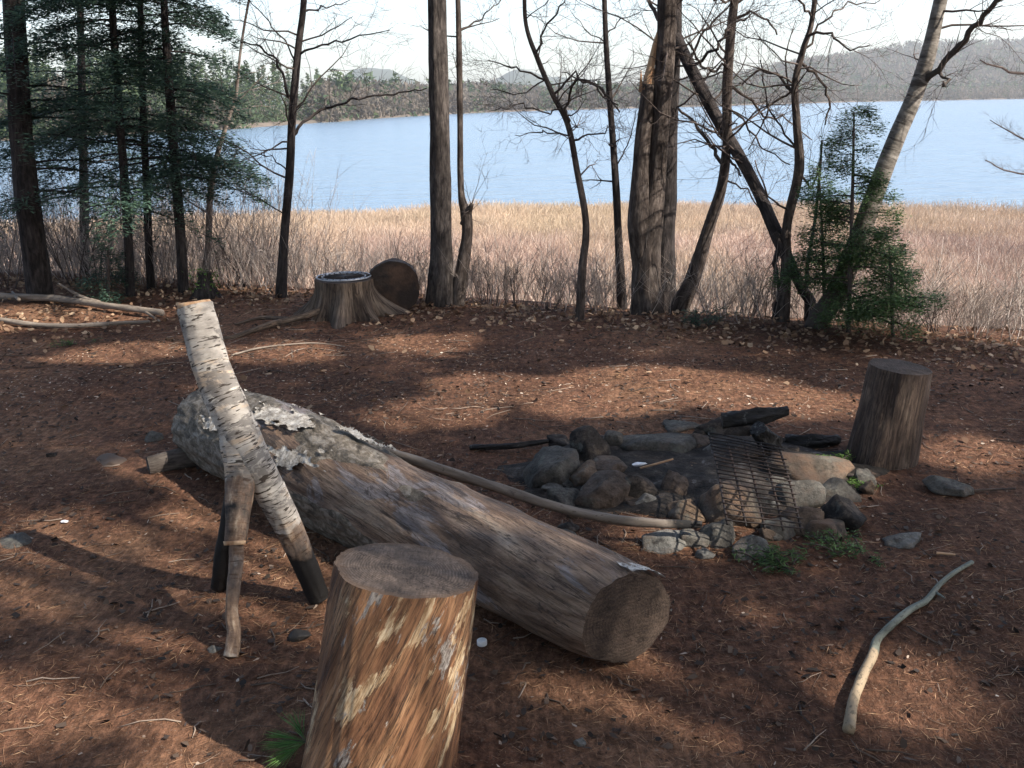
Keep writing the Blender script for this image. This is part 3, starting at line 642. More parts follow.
# ash bed
def patch(name, cx, cy, rx, ry, hfun, m, n=40):
    mb = MB()
    for i in range(n):
        for j in range(n):
            u, v = (i / (n - 1) * 2 - 1), (j / (n - 1) * 2 - 1); x, y = cx + u * rx, cy + v * ry
            q = math.hypot(u, v) + .18 * nn(x * 6, y * 6, 3)
            mb.v.append((x, y, gh(x, y) + hfun(x, y, q))); mb.lc.append((x, y, 0)); mb.a.append(0)
    for i in range(n - 1):
        for j in range(n - 1):
            b = i * n + j; mb.f.append((b, b + n, b + n + 1, b + 1))
    return mb
pa = Z(690, 472, 0)
o = patch('ash', pa.x, pa.y, .92, .56, lambda x, y, q: (.035 + .02 * nn(x * 9, y * 9, 1)) * (1 - sst(.55, .95, q)) - .03 * sst(.85, 1, q), m_ash).build('ash_bed', m_ash)
tag(o, 'black and grey ash with charcoal filling the middle of the fire pit', 'ash', kind='stuff')
# charred logs
def clog(label, P, rr_, m=m_charwood, name='charred_log'):
    p0 = Vector(P[0]); root = empty(name, (p0.x, p0.y, 0), label, 'charred log', 'charred logs in the fire pit')
    cylinder_log(root, 'trunk', P, rr_, m, m_charwood, 28, 24, lambda th, L, r: r * (.42 * fbm(math.cos(th) * 1.6, math.sin(th) * 1.6, L * 9 + P[0].x) + .1 * nn(math.cos(th) * 6, math.sin(th) * 6, L * 40)))
clog('charred log with ashy top lying on the black stone behind the fire pit', [Z(722, 420, .16), Z(760, 416, .18), Z(788, 411, .20)], [.035, .035, .022])
clog('black charred chunk leaning right below the ashy charred log', [Z(758, 428, .18), Z(765, 438, .12), Z(772, 446, .06)], [.035, .042, .045])
clog('low burnt log lying between the charred chunk and the dark log seat', [Z(785, 440, .03), Z(812, 442, .03), Z(838, 440, .025)], [.028, .032, .024])
clog('thin burnt branch lying along the soil left of the fire pit', [Z(470, 447, .02), Z(510, 446, .03), Z(548, 441, .03)], [.012, .014, .010])
o = stone(296, 636, 20, 11, m_charwood, 'small black lump of charcoal on the soil between the birch tripod and front seat', 0, 'charcoal_lump', 0, 'x'); del o['group']; o['category'] = 'charcoal'
o = stone(108, 463, 26, 10, m_darkstump, 'small dark bark chunk on the soil left of the short log piece', 0, 'bark_chunk', 0, 'x'); del o['group']; o['category'] = 'bark'
# wire rack
root = empty('wire_rack', (Z(760, 520, .05)), 'bent rusty wire cooking rack leaning over the fire pit stones', 'cooking rack')
A0, A1, B0, B1 = Z(709, 434, .26), Z(779, 448, .27), Z(727, 522, .17), Z(801, 530, .13)
def rk(u, v):
    p = A0.lerp(A1, u).lerp(B0.lerp(B1, u), v); return p + Vector((0, 0, .016 * math.sin(v * 3.1) + .003 * nn(u * 4, v * 4, 2)))
for i in range(5):
    u = i / 4; mb = MB(); pts = [rk(u, v) for v in np.linspace(-.02, 1.02, 14)]; mb.tube(pts, [.0042] * 14, 6); mb.build('long_wire', m_wire, root)
for i in range(21):
    v = i / 20; mb = MB(); pts = [rk(u, v) + Vector((0, 0, .006 + .003 * nn(u * 3, v * 9, i))) for u in np.linspace(-.03 * random.random(), 1.0 + .06 * random.random(), 12)]; mb.tube(pts, [.0028] * 12, 5); mb.build('cross_wire', m_wire, root)
# bottle cap
p = Z(482, 643, 0); mb = MB(); z0 = gh(p.x, p.y) + .001
def capr(th, L, r): return .0008 * math.cos(th * 24)
mb.tube([p + Vector((0, 0, z0)), p + Vector((0, 0, z0 + .014)), p + Vector((0, 0, z0 + .016))], [.0145, .0145, .0125], 72, capr); o = mb.build('bottle_cap', m_cap, loc=(p.x, p.y, z0), smooth=False)
tag(o, 'small white plastic bottle cap lying between the front log seat and the long log', 'bottle cap')
for px, py, s_, lb in [(640, 478, .03, 'crumpled scrap of silver foil in the fire pit ash'), (65, 525, .022, 'small white scrap of paper lying far left on the soil')]:
    p = Z(px, py, 0); p.z = gh(p.x, p.y) + (.06 if px > 500 else .006); me = rock_mesh(s_, s_ * .6, s_ * .25, px, 24)
    o = link('foil_scrap' if px > 500 else 'paper_scrap', me, m_foil, smooth=False); o.location = p; tag(o, lb, 'foil' if px > 500 else 'paper')
# ------------------------------------------------------------------ plants by the ground
def needle_sprig(root, P, D, n, L, w=.0022, m=m_pineneedle, name='needle_tuft', spread=.55):
    D = Vector(D).normalized(); base_ = np.array(P)[None, :] + np.array(D)[None, :] * rng.uniform(0, L * .6, (n, 1))
    d = unit(np.array(D)[None, :] + rng.normal(size=(n, 3)) * spread * np.array([1, 1, .5])); ll = rng.uniform(.6, 1, n) * L
    return soup(name, leaves(base_ + d * ll[:, None] / 2, d, ll, w), m, root)
p = gz(312, 752, .03)
root = empty('pine_sprig', p, 'fresh green pine sprig lying at the lower left foot of the front log seat', 'pine sprig')
mb = MB(); mb.tube([p + Vector((.02, .02, -.02)), p + Vector((-.03, 0, .0)), p + Vector((-.075, .01, .0))], [.003, .0025, .0015], 6); mb.build('twig', m_twig, root)
for d in ((-1, .3, .05), (-1, -.25, .05), (-.6, -.8, .05), (-.5, .7, .2)): needle_sprig(root, p + Vector((-.01, 0, 0)), d, 60, .09, .0016, spread=.22)
def weed(px, py, label, wd, hg, n, m=m_fir, stems=7, dep=None):
    p = GP(px, py); root = empty('green_weed', p, label, 'weed', 'green weeds around the fire pit')
    mb = MB(); Ps = []; Ds = []
    for i in range(stems):
        a = random.uniform(0, 6.28); e = Vector((math.cos(a) * wd * random.uniform(.3, 1), math.sin(a) * wd * .5, hg * random.uniform(.5, 1)))
        q = Vector((p.x + random.gauss(0, wd * .25), p.y + random.gauss(0, wd * .15), gh(p.x, p.y)))
        pts = [q + e * t - Vector((0, 0, hg * .5 * t * t)) for t in np.linspace(0, 1, 6)]; mb.tube(pts, [.003] * 5 + [.001], 4)
        for j in range(n // stems):
            t = random.uniform(.15, 1); b = q + e * t - Vector((0, 0, hg * .5 * t * t)); Ps.append(b + Vector((random.gauss(0, .014), random.gauss(0, .014), random.gauss(0, .01)))); Ds.append((random.gauss(0, 1), random.gauss(0, 1), random.gauss(0, .4)))
    mb.build('stem', m_twig, root)
    soup('foliage', leaves(np.array([tuple(x) for x in Ps]), np.array(Ds), rng.uniform(.012, .03, len(Ps)), .0045), m, root)
weed(780, 566, 'low green weedy sprigs in front of the wire rack', .15, .12, 700, m_fir, 12)
weed(848, 553, 'wispy green weeds with long thin stems right of the wire rack', .16, .12, 500, m_fir, 10)
weed(838, 467, 'bright green mossy weeds left of the dark log seat foot', .12, .08, 700, m_moss, 9)
weed(860, 490, 'small green weeds between the small grey stone and the grey angular stone', .08, .06, 350, m_moss, 7)
weed(222, 465, 'tuft of green weeds growing under the far end of the long log', .09, .10, 500, m_fir, 9)
weed(700, 327, 'low green fir seedling at the foot of the leaning grey brown tree', .24, .3, 1200, m_hemlock, 14)
weed(75, 345, 'faint green sprigs lying in front of the fallen branches at left', .15, .06, 250, m_fir, 7)
# ------------------------------------------------------------------ trees
def grow(mb, p, d, L, r, lvl, kids=(4, 3, 3), up=.15, wander=.13, collect=None):
    n = max(4, int(5 + L * 2)); pts = [Vector(p)]; d = Vector(d).normalized()
    for i in range(n):
        d = (d + Vector((random.gauss(0, wander), random.gauss(0, wander), random.gauss(0, wander) + up * .3))).normalized(); pts.append(pts[-1] + d * (L / n))
    rad = [r * (1 - .72 * i / n) for i in range(n + 1)]
    mb.tube(pts, rad, 5 if r > .008 else (4 if r > .004 else 3), cap=False)
    if collect is not None: collect.append((pts, rad))
    if lvl > 0:
        for k in range(kids[-lvl] if lvl <= len(kids) else 3):
            t = random.uniform(.25, .97); i = min(int(t * n), n - 1); q = pts[i].lerp(pts[i + 1], t * n - i)
            dd = (pts[i + 1] - pts[i]).normalized(); ax = Vector((random.gauss(0, 1), random.gauss(0, 1), random.gauss(0, 1))).normalized()
            nd_ = (dd + (ax - dd * ax.dot(dd)).normalized() * random.uniform(.6, 1.3)).normalized()
            grow(mb, q, nd_, L * random.uniform(.35, .6), max(.0012, rad[i] * .55), lvl - 1, kids, up, wander, collect)
def kink(P, k):
    out = []
    for i in range(len(P) - 1):
        a, b = Vector(P[i]), Vector(P[i + 1]); L = (b - a).length
        for j in range(k): out.append(a.lerp(b, j / k) + (Vector((random.gauss(0, 1), random.gauss(0, 1), random.gauss(0, 1))) * min(.011, .045 * L) if i + j else Vector((0, 0, 0))))
    out.append(Vector(P[-1])); return out
def tree(name, label, cat, trunk, mat, branches=(), twigs=14, group='trees along the bank', Y=None, zr=(.9, 3.2), tl=(.4, 1.1), snag=False, rough_=.10, twm=None, n=28, extra_top=True, tdir=None, tseed=0):
    random.seed(int(trunk[0][0] * 13 + trunk[0][1]) + tseed)
    g = GP(trunk[0][0], trunk[0][1]); Yb = Y or g.y; zb = gh(g.x, Yb)
    P = [W(px, py, Yb + dy) for px, py, w_, *r_ in trunk for dy in [r_[0] if r_ else 0]]
    rad = [w_ / 2 * (CAM - p).dot(-cf) / FPX for (px, py, w_, *_), p in zip(trunk, P)]
    P = [Vector((P[0].x, P[0].y, zb - .12))] + [P[0] + Vector((0, 0, max(0.02, .04)))] + P[1:]; rad = [rad[0] * 1.35, rad[0] * 1.12] + rad[1:]
    if extra_top:
        d = (P[-1] - P[-2]).normalized(); d = (d + Vector((0, 0, .5))).normalized(); e = P[-1]
        for k, f in ((1.2, .75), (2.4, .5), (3.4, .2)): P.append(e + d * k + Vector((random.gauss(0, .08), random.gauss(0, .08), 0))); rad.append(rad[len(trunk)] * f)
    root = empty(name, (P[0].x, P[0].y, zb), label, cat, group)
    pts = smooth(P, 7); rr_ = sm1(rad, len(pts)); mb = MB()
    mb.tube(pts, rr_, n, lambda th, L, r: r * (rough_ * fbm(math.cos(th) * 2.5, math.sin(th) * 2.5, L * 2.2) + rough_ * .5 * nn(math.cos(th) * 9, math.sin(th) * 9, L * 7)) + (r * .35 * max(0, 1 - L / .3) ** 2 * max(0, nn(math.cos(th) * 1.6, math.sin(th) * 1.6, 3) + .35)))
    mb.build('trunk', mat, root)
    cb = MB()
    for br in branches:
        bp = []; dyt = random.uniform(-.5, .5)
        for i, (px, py, w_, *r_) in enumerate(br): bp.append((W(px, py, Yb + (r_[0] if r_ else dyt * i / max(1, len(br) - 1))), w_ / 2 * Yb / FPX * 1.03))
        pp = kink([b[0] for b in bp], 4); rb = sm1([b[1] * .72 for b in bp], len(pp)); b1 = MB()
        b1.tube(pp, rb, 8, lambda th, L, r: r * .15 * nn(math.cos(th) * 2, math.sin(th) * 2, L * 8)); b1.build('branch', mat, root)
        Lb = sum((pp[i + 1] - pp[i]).length for i in range(len(pp) - 1))
        for k in range(int(5 + Lb * 11)):
            i = random.randrange(len(pp) // 4, len(pp) - 1); dd = (pp[i + 1] - pp[i]).normalized()
            grow(cb, pp[i], dd + Vector((random.gauss(0, .6), random.gauss(0, .6), random.gauss(.1, .6))), random.uniform(.15, .45), max(.0014, min(.0035, rb[i] * .35)), 2, (3, 3), .1, .12)
    hts = [(i, q) for i, q in enumerate(pts) if zb + zr[0] < q.z < zb + zr[1]]
    for k in range(twigs if hts else 0):
        i, q = random.choice(hts); a = random.uniform(0, 6.28); el = random.uniform(-.1, .7)
        dv = Vector((math.cos(a), math.sin(a) * .8, el))
        grow(cb, q, dv, random.uniform(*tl), min(.009, rr_[i] * .3), 2, (4, 4), .1, .2)
    # upper crown, above the frame
    if extra_top:
        for k in range(9):
            i = random.randrange(int(len(pts) * .75), len(pts) - 1); a = random.uniform(0, 6.28)
            grow(cb, pts[i], (math.cos(a), math.sin(a), .8), random.uniform(.6, 1.4), .012, 2, (5, 4), .15)
    if cb.v: cb.build('crown', twm or m_twig, root)
    return root, pts, rr_
tree('slender_tree', 'slender dark tree with long low side branches standing just left behind the wide old stump', 'tree',
     [(282, 297, 10), (284, 240, 9), (290, 170, 8), (292, 120, 8), (298, 50, 7), (304, 0, 6), (312, -120, 5)], m_dark,
     [[(292, 137, 4), (302, 122, 4), (316, 113, 3.5), (345, 103, 3), (374, 96, 2.5), (400, 93, 2), (427, 88, 1.2)],
      [(291, 100, 4), (284, 78, 3.5), (276, 60, 3), (262, 48, 2.5), (240, 42, 1.5)],
      [(299, 55, 3), (320, 45, 2.5), (350, 38, 2), (390, 30, 1)], [(303, 12, 3), (320, 8, 2), (350, 0, 1)], [(288, 172, 2), (272, 158, 1.6), (250, 152, 1)], [(286, 215, 2), (262, 200, 1.5), (236, 185, 1)],
      [(296, 70, 2.5), (285, 40, 2), (262, 15, 1.5), (245, -8, 1)]], twigs=14, tl=(.3, .8))
tree('thick_pine', 'thick straight pine trunk beside the round log section, the stoutest single trunk in the middle', 'tree',
     [(440, 306, 25), (441, 250, 22), (440, 150, 20), (438, 60, 19), (437, 0, 18), (437, -200, 17)], m_pine, twigs=0, n=40)
tree('crooked_tree', 'thin crooked tree with a broken knob halfway up right beside the thick straight pine', 'tree',
     [(457, 306, 13), (462, 270, 13), (467, 235, 11), (466, 214, 12), (461, 190, 6), (460, 110, 6), (459, 50, 6), (458, 0, 5), (456, -120, 5)], m_brown,
     [[(463, 225, 10), (469, 210, 9), (472, 204, 6)], [(460, 30, 3), (478, 20, 2), (490, 10, 1.5), (505, -5, 1)]], twigs=5, zr=(1.4, 3), tl=(.3, .6))
tree('young_tree', 'young bare tree with arching upper limbs standing alone right of centre', 'tree',
     [(580, 321, 8), (582, 270, 8), (586, 225, 7), (577, 170, 6), (568, 125, 6), (553, 95, 5), (538, 60, 5), (526, 25, 4), (524, -20, 4), (520, -120, 3)], m_brown,
     [[(568, 125, 4), (566, 108, 3.5), (570, 90, 3), (577, 80, 3), (600, 88, 3), (618, 105, 2)], [(553, 95, 3), (575, 72, 3), (600, 90, 2.5), (620, 112, 2)], [(575, 140, 3), (592, 134, 2), (612, 130, 1.2)],
      [(548, 84, 3), (530, 74, 2.5), (510, 66, 2), (488, 60, 1.2)], [(560, 133, 2), (540, 131, 1.6), (515, 135, 1)], [(535, 55, 3), (545, 30, 2.5), (560, 8, 2), (572, -10, 1)],
      [(563, 108, 2.5), (548, 112, 2), (520, 105, 1.5), (495, 110, 1)], [(545, 80, 2), (520, 95, 1.6), (490, 90, 1)]], twigs=16, zr=(1.0, 2.6), tl=(.3, .8))
tree('thin_tree', 'thin straight dark tree just left of the broken twin trunk', 'tree',
     [(622, 309, 9), (619, 250, 8), (615, 170, 7), (609, 90, 6), (605, 20, 5), (603, -100, 5)], m_dark, [[(609, 100, 3), (598, 85, 2.5), (585, 80, 2), (560, 72, 1)], [(606, 35, 2), (622, 20, 1.6), (640, 12, 1)], [(617, 165, 2), (628, 145, 1.5), (636, 110, 1)]], twigs=8, tl=(.3, .7))
root, tp, tr_ = tree('twin_trunk_tree', 'stout brown twin trunk tree whose left stem is snapped off to pale splintered wood', 'tree',
     [(647, 314, 29), (646, 270, 27), (650, 225, 25), (655, 185, 20), (660, 130, 19), (665, 60, 19), (667, 0, 19), (668, -150, 17)], m_brown,
     [[(668, 20, 7), (685, -10, 6), (700, -40, 5)], [(664, 30, 6), (650, 5, 5), (640, -30, 4)]], twigs=6, zr=(1.8, 3.2), tl=(.3, .7), n=40, rough_=.10)
Ys = tp[5].y
mb = MB(); sp = smooth([W(642, 275, Ys), W(639, 225, Ys - .02), W(641, 165, Ys - .02), W(646, 112, Ys), W(649, 84, Ys)], 8)
mb.tube(sp, sm1([.06, .085, .060, .055, .048], len(sp)), 28, lambda th, L, r: .14 * r * fbm(math.cos(th) * 2.5, math.sin(th) * 2.5, L * 2.5)); mb.build('snapped_stem', m_brown, root)
mb = MB(); mb.tube(smooth([W(648, 90, Ys), W(652, 60, Ys), W(660, 25, Ys)], 5), sm1([.05, .026, .008], 11), 8, lambda th, L, r: .35 * r * nn(math.cos(th) * 3, math.sin(th) * 3, L * 8))
mb.tube([W(641, 92, Ys), W(641, 70, Ys)], [.018, .003], 6); mb.tube([W(645, 92, Ys), W(644, 76, Ys)], [.02, .003], 6); mb.build('splinter', m_barewood, root)
tree('dark_tree', 'straight very dark trunk standing half hidden behind the twin trunk tree', 'tree',
     [(664, 312, 22), (664, 250, 21), (668, 180, 18), (670, 100, 17), (674, 30, 15), (677, -120, 14)], m_dark, twigs=4, zr=(1.6, 3), n=32, Y=GP(664, 312).y + .25)
tree('leaning_tree', 'grey brown tree leaning right from the foot of the twin trunk tree', 'tree',
     [(679, 314, 17), (692, 280, 15), (708, 230, 12), (722, 185, 10), (727, 140, 9), (727, 90, 10), (731, 30, 9), (736, -20, 8), (740, -150, 7)], m_brown,
     [[(723, 165, 5), (710, 145, 5), (694, 125, 4), (678, 108, 3)], [(725, 155, 4), (735, 165, 3), (741, 176, 2.5)], [(728, 85, 4), (745, 95, 3.5), (765, 115, 3), (790, 120, 2), (812, 140, 1.4)],
      [(730, 60, 4), (712, 72, 3.5), (698, 64, 3), (688, 42, 2)], [(733, 20, 4), (750, 12, 3), (768, 20, 2.5), (777, 35, 2)], [(728, 105, 3), (748, 125, 2.6), (762, 150, 2), (790, 165, 1.4)],
      [(725, 180, 2.5), (745, 190, 2), (765, 215, 1.6), (775, 240, 1)], [(734, 10, 4), (715, -5, 3), (690, -15, 2)]], twigs=14, zr=(1.2, 2.8), tl=(.3, .9))
tree('slanting_tree', 'dark trunk slanting steeply up to the left across the leaning grey brown tree', 'tree',
     [(812, 316, 9), (800, 285, 10), (779, 240, 13), (760, 195, 12, .2), (741, 159, 12, .4), (718, 120, 12, .7), (698, 82, 12, .9), (680, 45, 11, 1.1), (668, 10, 10, 1.3), (655, -50, 9, 1.5)], m_dark,
     [[(779, 240, 8, 0), (776, 262, 7, 0), (778, 290, 7, 0), (775, 318, 7, 0)], [(702, 90, 5, .9), (688, 62, 4, .9), (700, 38, 3.5, .9), (718, 18, 3, .9), (735, -2, 2, .9)], [(690, 65, 5, 1), (715, 50, 4), (730, 25, 3), (760, 10, 1.5)]], twigs=8, zr=(1.2, 2.6), extra_top=True, Y=GP(812, 322).y)
tree('wavy_tree', 'slim wavy dark tree just right of the slanting trunk with twisting upper branches', 'tree',
     [(783, 322, 11), (786, 270, 10), (787, 225, 9), (799, 170, 10), (797, 125, 8), (795, 85, 7), (803, 50, 6), (812, 20, 5), (816, -40, 5)], m_brown,
     [[(796, 165, 4), (812, 190, 3), (822, 160, 1.6)], [(797, 100, 4), (780, 75, 3.5), (760, 70, 3), (742, 85, 2)], [(800, 62, 4), (820, 75, 3.5), (830, 100, 3), (825, 125, 2)], [(806, 38, 4), (828, 32, 3), (850, 50, 2), (870, 45, 1.2)],
      [(795, 90, 3), (775, 100, 3), (760, 130, 2), (748, 150, 1.3)], [(799, 150, 3), (780, 130, 2.6), (768, 100, 2), (760, 60, 1.5)], [(812, 18, 3), (800, 0, 2.5), (780, -15, 2)], [(803, 50, 3), (822, 20, 2.5), (850, 5, 2), (880, 0, 1)],
      [(790, 215, 3), (770, 195, 2.4), (755, 160, 1.6)]], twigs=16, zr=(1.1, 2.7), tl=(.3, .9))
tree('leaning_birch', 'pale grey birch leaning strongly right with a forked top on the right side', 'birch tree',
     [(818, 327, 20), (838, 290, 20), (860, 235, 19), (880, 180, 18), (898, 135, 17), (915, 95, 16), (928, 55, 15), (936, 20, 13), (944, -20, 13), (955, -120, 11)], m_birch2,
     [[(920, 86, 9), (938, 68, 8), (960, 45, 8), (980, 22, 7), (1003, -5, 6), (1030, -40, 5)], [(938, 72, 5), (945, 82, 3), (944, 86, 2)]], twigs=6, zr=(1.7, 3), n=32, rough_=.06)
tree('pale_birch', 'pale slender birch behind the small ragged mossy stump', 'birch tree',
     [(204, 292, 8), (208, 250, 7), (210, 200, 6), (216, 160, 5), (228, 120, 4), (236, 95, 3), (242, 40, 2.5)], m_paletwig, twigs=14, zr=(.6, 2.3), tl=(.3, .7), twm=m_paletwig, Y=GP(204, 292).y + .5)
tree('thin_sapling', 'thin dark sapling between the wavy tree and the leaning birch', 'sapling',
     [(806, 322, 4), (807, 270, 3.5), (815, 220, 3), (820, 170, 2.6), (822, 140, 2)], m_dark, twigs=7, zr=(.4, 1.8), tl=(.2, .45), extra_top=False)
tree('bare_sapling', 'bare sapling whose thin limb enters the picture from the right over the water', 'sapling', [(1100, 330, 12), (1095, 220, 10), (1090, 100, 9), (1085, -50, 7)], m_twig, [[(1092, 200, 4), (1050, 178, 3), (1010, 172, 2), (985, 160, 1.2)], [(1092, 160, 4), (1050, 150, 3), (1015, 135, 2), (990, 120, 1)], [(1090, 90, 5), (1050, 75, 4), (1010, 72, 3), (980, 60, 1.6)]], twigs=4)
# conifers
def conifer(name, label, trunk, limbs, zr, Lr, mat=m_hemlock, bark_=m_dark, cat='conifer', n=24, top=6.5, group='evergreens at left', Y=None, dens=190, droop=.35, ls=(.025, .065), lw=.014, seed=0, azr=None, taper=True):
    random.seed(int(trunk[0][0]) + seed)
    g = GP(trunk[0][0], trunk[0][1]); Yb = Y or g.y; zb = gh(g.x, Yb)
    P = [W(px, py, Yb) for px, py, w_ in trunk]; rad = [w_ / 2 * Yb / FPX * 1.03 for px, py, w_ in trunk]
    P = [Vector((P[0].x, P[0].y, zb - .1))] + P; rad = [rad[0] * 1.3] + rad
    d = (P[-1] - P[-2]).normalized()
    if P[-1].z < top: P.append(P[-1] + d * ((top - P[-1].z) / max(.3, d.z))); rad.append(rad[-1] * .25)
    root = empty(name, (P[0].x, P[0].y, zb), label, cat, group)
    pts = smooth(P, 7); rr_ = sm1(rad, len(pts)); mb = MB(); mb.tube(pts, rr_, n, lambda th, L, r: r * .12 * fbm(math.cos(th) * 2.5, math.sin(th) * 2.5, L * 2.5)); mb.build('trunk', bark_, root)
    zs = np.array([q.z for q in pts]); lm = MB(); Ps = []; Ds = []; ztop = pts[-1].z
    for k in range(limbs):
        z = zb + zr[0] + (zr[1] - zr[0]) * ((k + random.random()) / limbs); i = int(np.argmin(abs(zs - z))); q = pts[i]; q = Vector((q.x, q.y, z))
        a = random.uniform(*(azr or (0, 6.28))); f = (1 - .75 * (z - zb) / max(.1, ztop - zb)) if taper else 1; L = Lr * f * random.uniform(.6, 1.1)
        dv = Vector((math.cos(a), math.sin(a), random.uniform(-.05, .3)))
        lp = [q + dv * (L * t) - Vector((0, 0, droop * L * t * t)) for t in np.linspace(0, 1, 8)]
        lm.tube(lp, [max(.0025, .011 * f * (1 - t * .85)) for t in np.linspace(0, 1, 8)], 4, cap=False)
        side = Vector((-math.sin(a), math.cos(a), 0))
        for j in range(int(dens * L)):
            # a side spray
            t = random.uniform(.1, 1) ; b = q + dv * (L * t) - Vector((0, 0, droop * L * t * t)); sg = random.choice((-1, 1)); sl_ = L * random.uniform(.25, .6) * (1.08 - t) + .05
            u = random.random() ** .8; sdir = (dv * .75 + side * sg).normalized(); pos = b + sdir * (sl_ * u) + Vector((random.gauss(0, .012), random.gauss(0, .012), -.30 * sl_ * u * u + random.gauss(0, .03)))
            Ps.append(tuple(pos)); o_ = sdir + dv * .3 + Vector((random.gauss(0, .45), random.gauss(0, .45), random.gauss(-.1, .25))); Ds.append(tuple(o_))
    crown = lm.build('crown', bark_, root)
    soup('foliage', leaves(np.array(Ps), np.array(Ds), rng.uniform(*ls, len(Ps)), lw, .35), mat, crown)
    return root
conifer('hemlock', 'tallest evergreen at far left with a stout dark leaning trunk', [(42, 300, 25), (30, 220, 22), (20, 120, 20), (14, 0, 18), (8, -150, 16)], 60, (.85, 6), 2.2, dens=420, top=8)
conifer('hemlock', 'slim evergreen second from the left, trunk right of the stout leaning one', [(131, 296, 9), (126, 200, 8), (118, 100, 7), (112, 0, 6), (108, -100, 5)], 80, (.8, 5), 1.4, dens=950, top=6)
conifer('hemlock', 'slim evergreen with a thin straight trunk between its two slim neighbours', [(151, 297, 8), (147, 200, 7), (143, 100, 6), (140, 0, 5), (138, -100, 5)], 76, (.85, 5), 1.25, dens=900, top=6, seed=3, Y=GP(151, 297).y + .5)
conifer('hemlock', 'rightmost of the slim evergreens at left, trunk showing through its dark boughs', [(184, 294, 11), (178, 200, 9), (170, 100, 8), (164, 0, 6), (160, -100, 5)], 80, (1.0, 5), .85, dens=950, top=6, seed=5)
conifer('hemlock', 'evergreen standing behind and between the stout leaning trunk and the slim evergreens', [(85, 288, 9), (84, 200, 8), (82, 100, 7), (80, 0, 6)], 70, (.7, 5), 1.7, dens=520, top=6, seed=9, Y=GP(85, 288).y + 1.4)
conifer('fir_sapling', 'taller young fir in front of the leaning birch on the right', [(848, 335, 5), (850, 280, 4.5), (853, 170, 3), (854, 112, 1.5)], 44, (.2, 1.5), .58, m_fir, m_twig, 'young fir', 10, 0, 'young firs by the leaning birch', dens=2300, ls=(.016, .036), lw=.0085, droop=.12)
conifer('fir_sapling', 'shorter young fir between the wavy tree and the taller young fir', [(824, 325, 4), (824, 280, 3.5), (822, 230, 2.5), (820, 185, 1.5)], 30, (.3, 1.1), .45, m_fir, m_twig, 'young fir', 10, 0, 'young firs by the leaning birch', dens=2300, ls=(.016, .036), lw=.0085, droop=.12)
conifer('fir_sapling', 'low spreading young fir right of the leaning birch near the ground', [(893, 345, 4), (892, 310, 3.5), (891, 275, 3), (889, 245, 1.5)], 24, (.08, .72), .52, m_fir, m_twig, 'young fir', 10, 0, 'young firs by the leaning birch', dens=2300, ls=(.016, .036), lw=.0085, droop=.12, Y=GP(893, 345).y + .15)
conifer('fir_sapling', 'tiny evergreen at the foot of the slim evergreens at left', [(108, 298, 4), (108, 270, 3.5), (108, 250, 2)], 18, (.05, .7), .4, m_hemlock, m_twig, 'young fir', 10, 0, 'evergreens at left', dens=1300, droop=.1, ls=(.02, .045), lw=.012)
# ------------------------------------------------------------------ shrubs
def shrub(px, py, h, spread, stems, label, m=m_twig, dy=.4, name='bare_shrub'):
    g = GP(px, py); x, y = g.x + dy * g.x / g.y, g.y + dy; z = gh(x, y)
    random.seed(int(px * 3 + py)); root = empty(name, (x, y, z), label, 'shrub', 'bare shrubs along the bank'); mb = MB()
    for i in range(stems):
        a = random.uniform(0, 6.28); grow(mb, (x + .05 * math.cos(a), y + .05 * math.sin(a), z - .02), (math.cos(a) * spread, math.sin(a) * spread, 1), h * (1 if x < -1.2 else .6) * random.uniform(.6, 1.05), random.uniform(.003, .006), 2, (6, 4), .25, .10)
    mb.build('stem', m, root)
SH = [(10, 296, 1.1, .5, 7, 'bare shrub at the left picture edge behind the fallen branches', m_twig), (78, 294, 1.2, .5, 8, 'bare shrub just right of the stout leaning evergreen trunk', m_twig),
 (100, 290, 1.3, .4, 7, 'dark bare shrub between the stout evergreen and the first slim one', m_twig), (165, 292, 1.1, .45, 6, 'bare shrub between the two right hand slim evergreens', m_twig),
 (228, 292, 1.1, .5, 8, 'bare shrub right of the pale slender birch', m_twig), (252, 292, .9, .6, 8, 'bare arching shrub left of the slender dark tree', m_twig),
 (305, 290, .9, .4, 6, 'bare shrub directly behind the left root of the wide old stump', m_twig), (345, 288, 1.35, .25, 7, 'tall pale fan shaped shrub behind the wide old stump', m_paletwig),
 (385, 292, .8, .3, 5, 'thin pale shrub behind the round log section', m_paletwig), (412, 300, .9, .3, 5, 'bare shrub between the round log section and the thick straight pine', m_twig),
 (490, 312, .8, .3, 7, 'bare shrub first to the right of the thin crooked tree', m_twig), (515, 314, .7, .35, 7, 'bare shrub midway between the crooked tree and the young bare tree', m_twig),
 (548, 318, .7, .4, 7, 'bare shrub just left of the young bare tree', m_twig), (600, 318, .7, .4, 7, 'bare shrub between the young bare tree and the thin straight dark tree', m_paletwig),
 (715, 322, .6, .5, 7, 'pale bare shrub right of the foot of the leaning grey brown tree', m_paletwig), (745, 324, .75, .4, 8, 'pale bare shrub midway between the leaning and the slanting trees', m_paletwig),
 (765, 325, .8, .35, 7, 'bare shrub close left of the slanting tree foot', m_twig), (905, 342, .6, .6, 7, 'bare shrub behind the low spreading young fir', m_paletwig),
 (938, 348, .6, .6, 8, 'low tangled shrub between the young firs and the right edge', m_twig), (975, 352, .6, .5, 8, 'bare shrub nearest the right picture edge', m_paletwig)]
for a in SH: shrub(*a[:6], m=a[6])
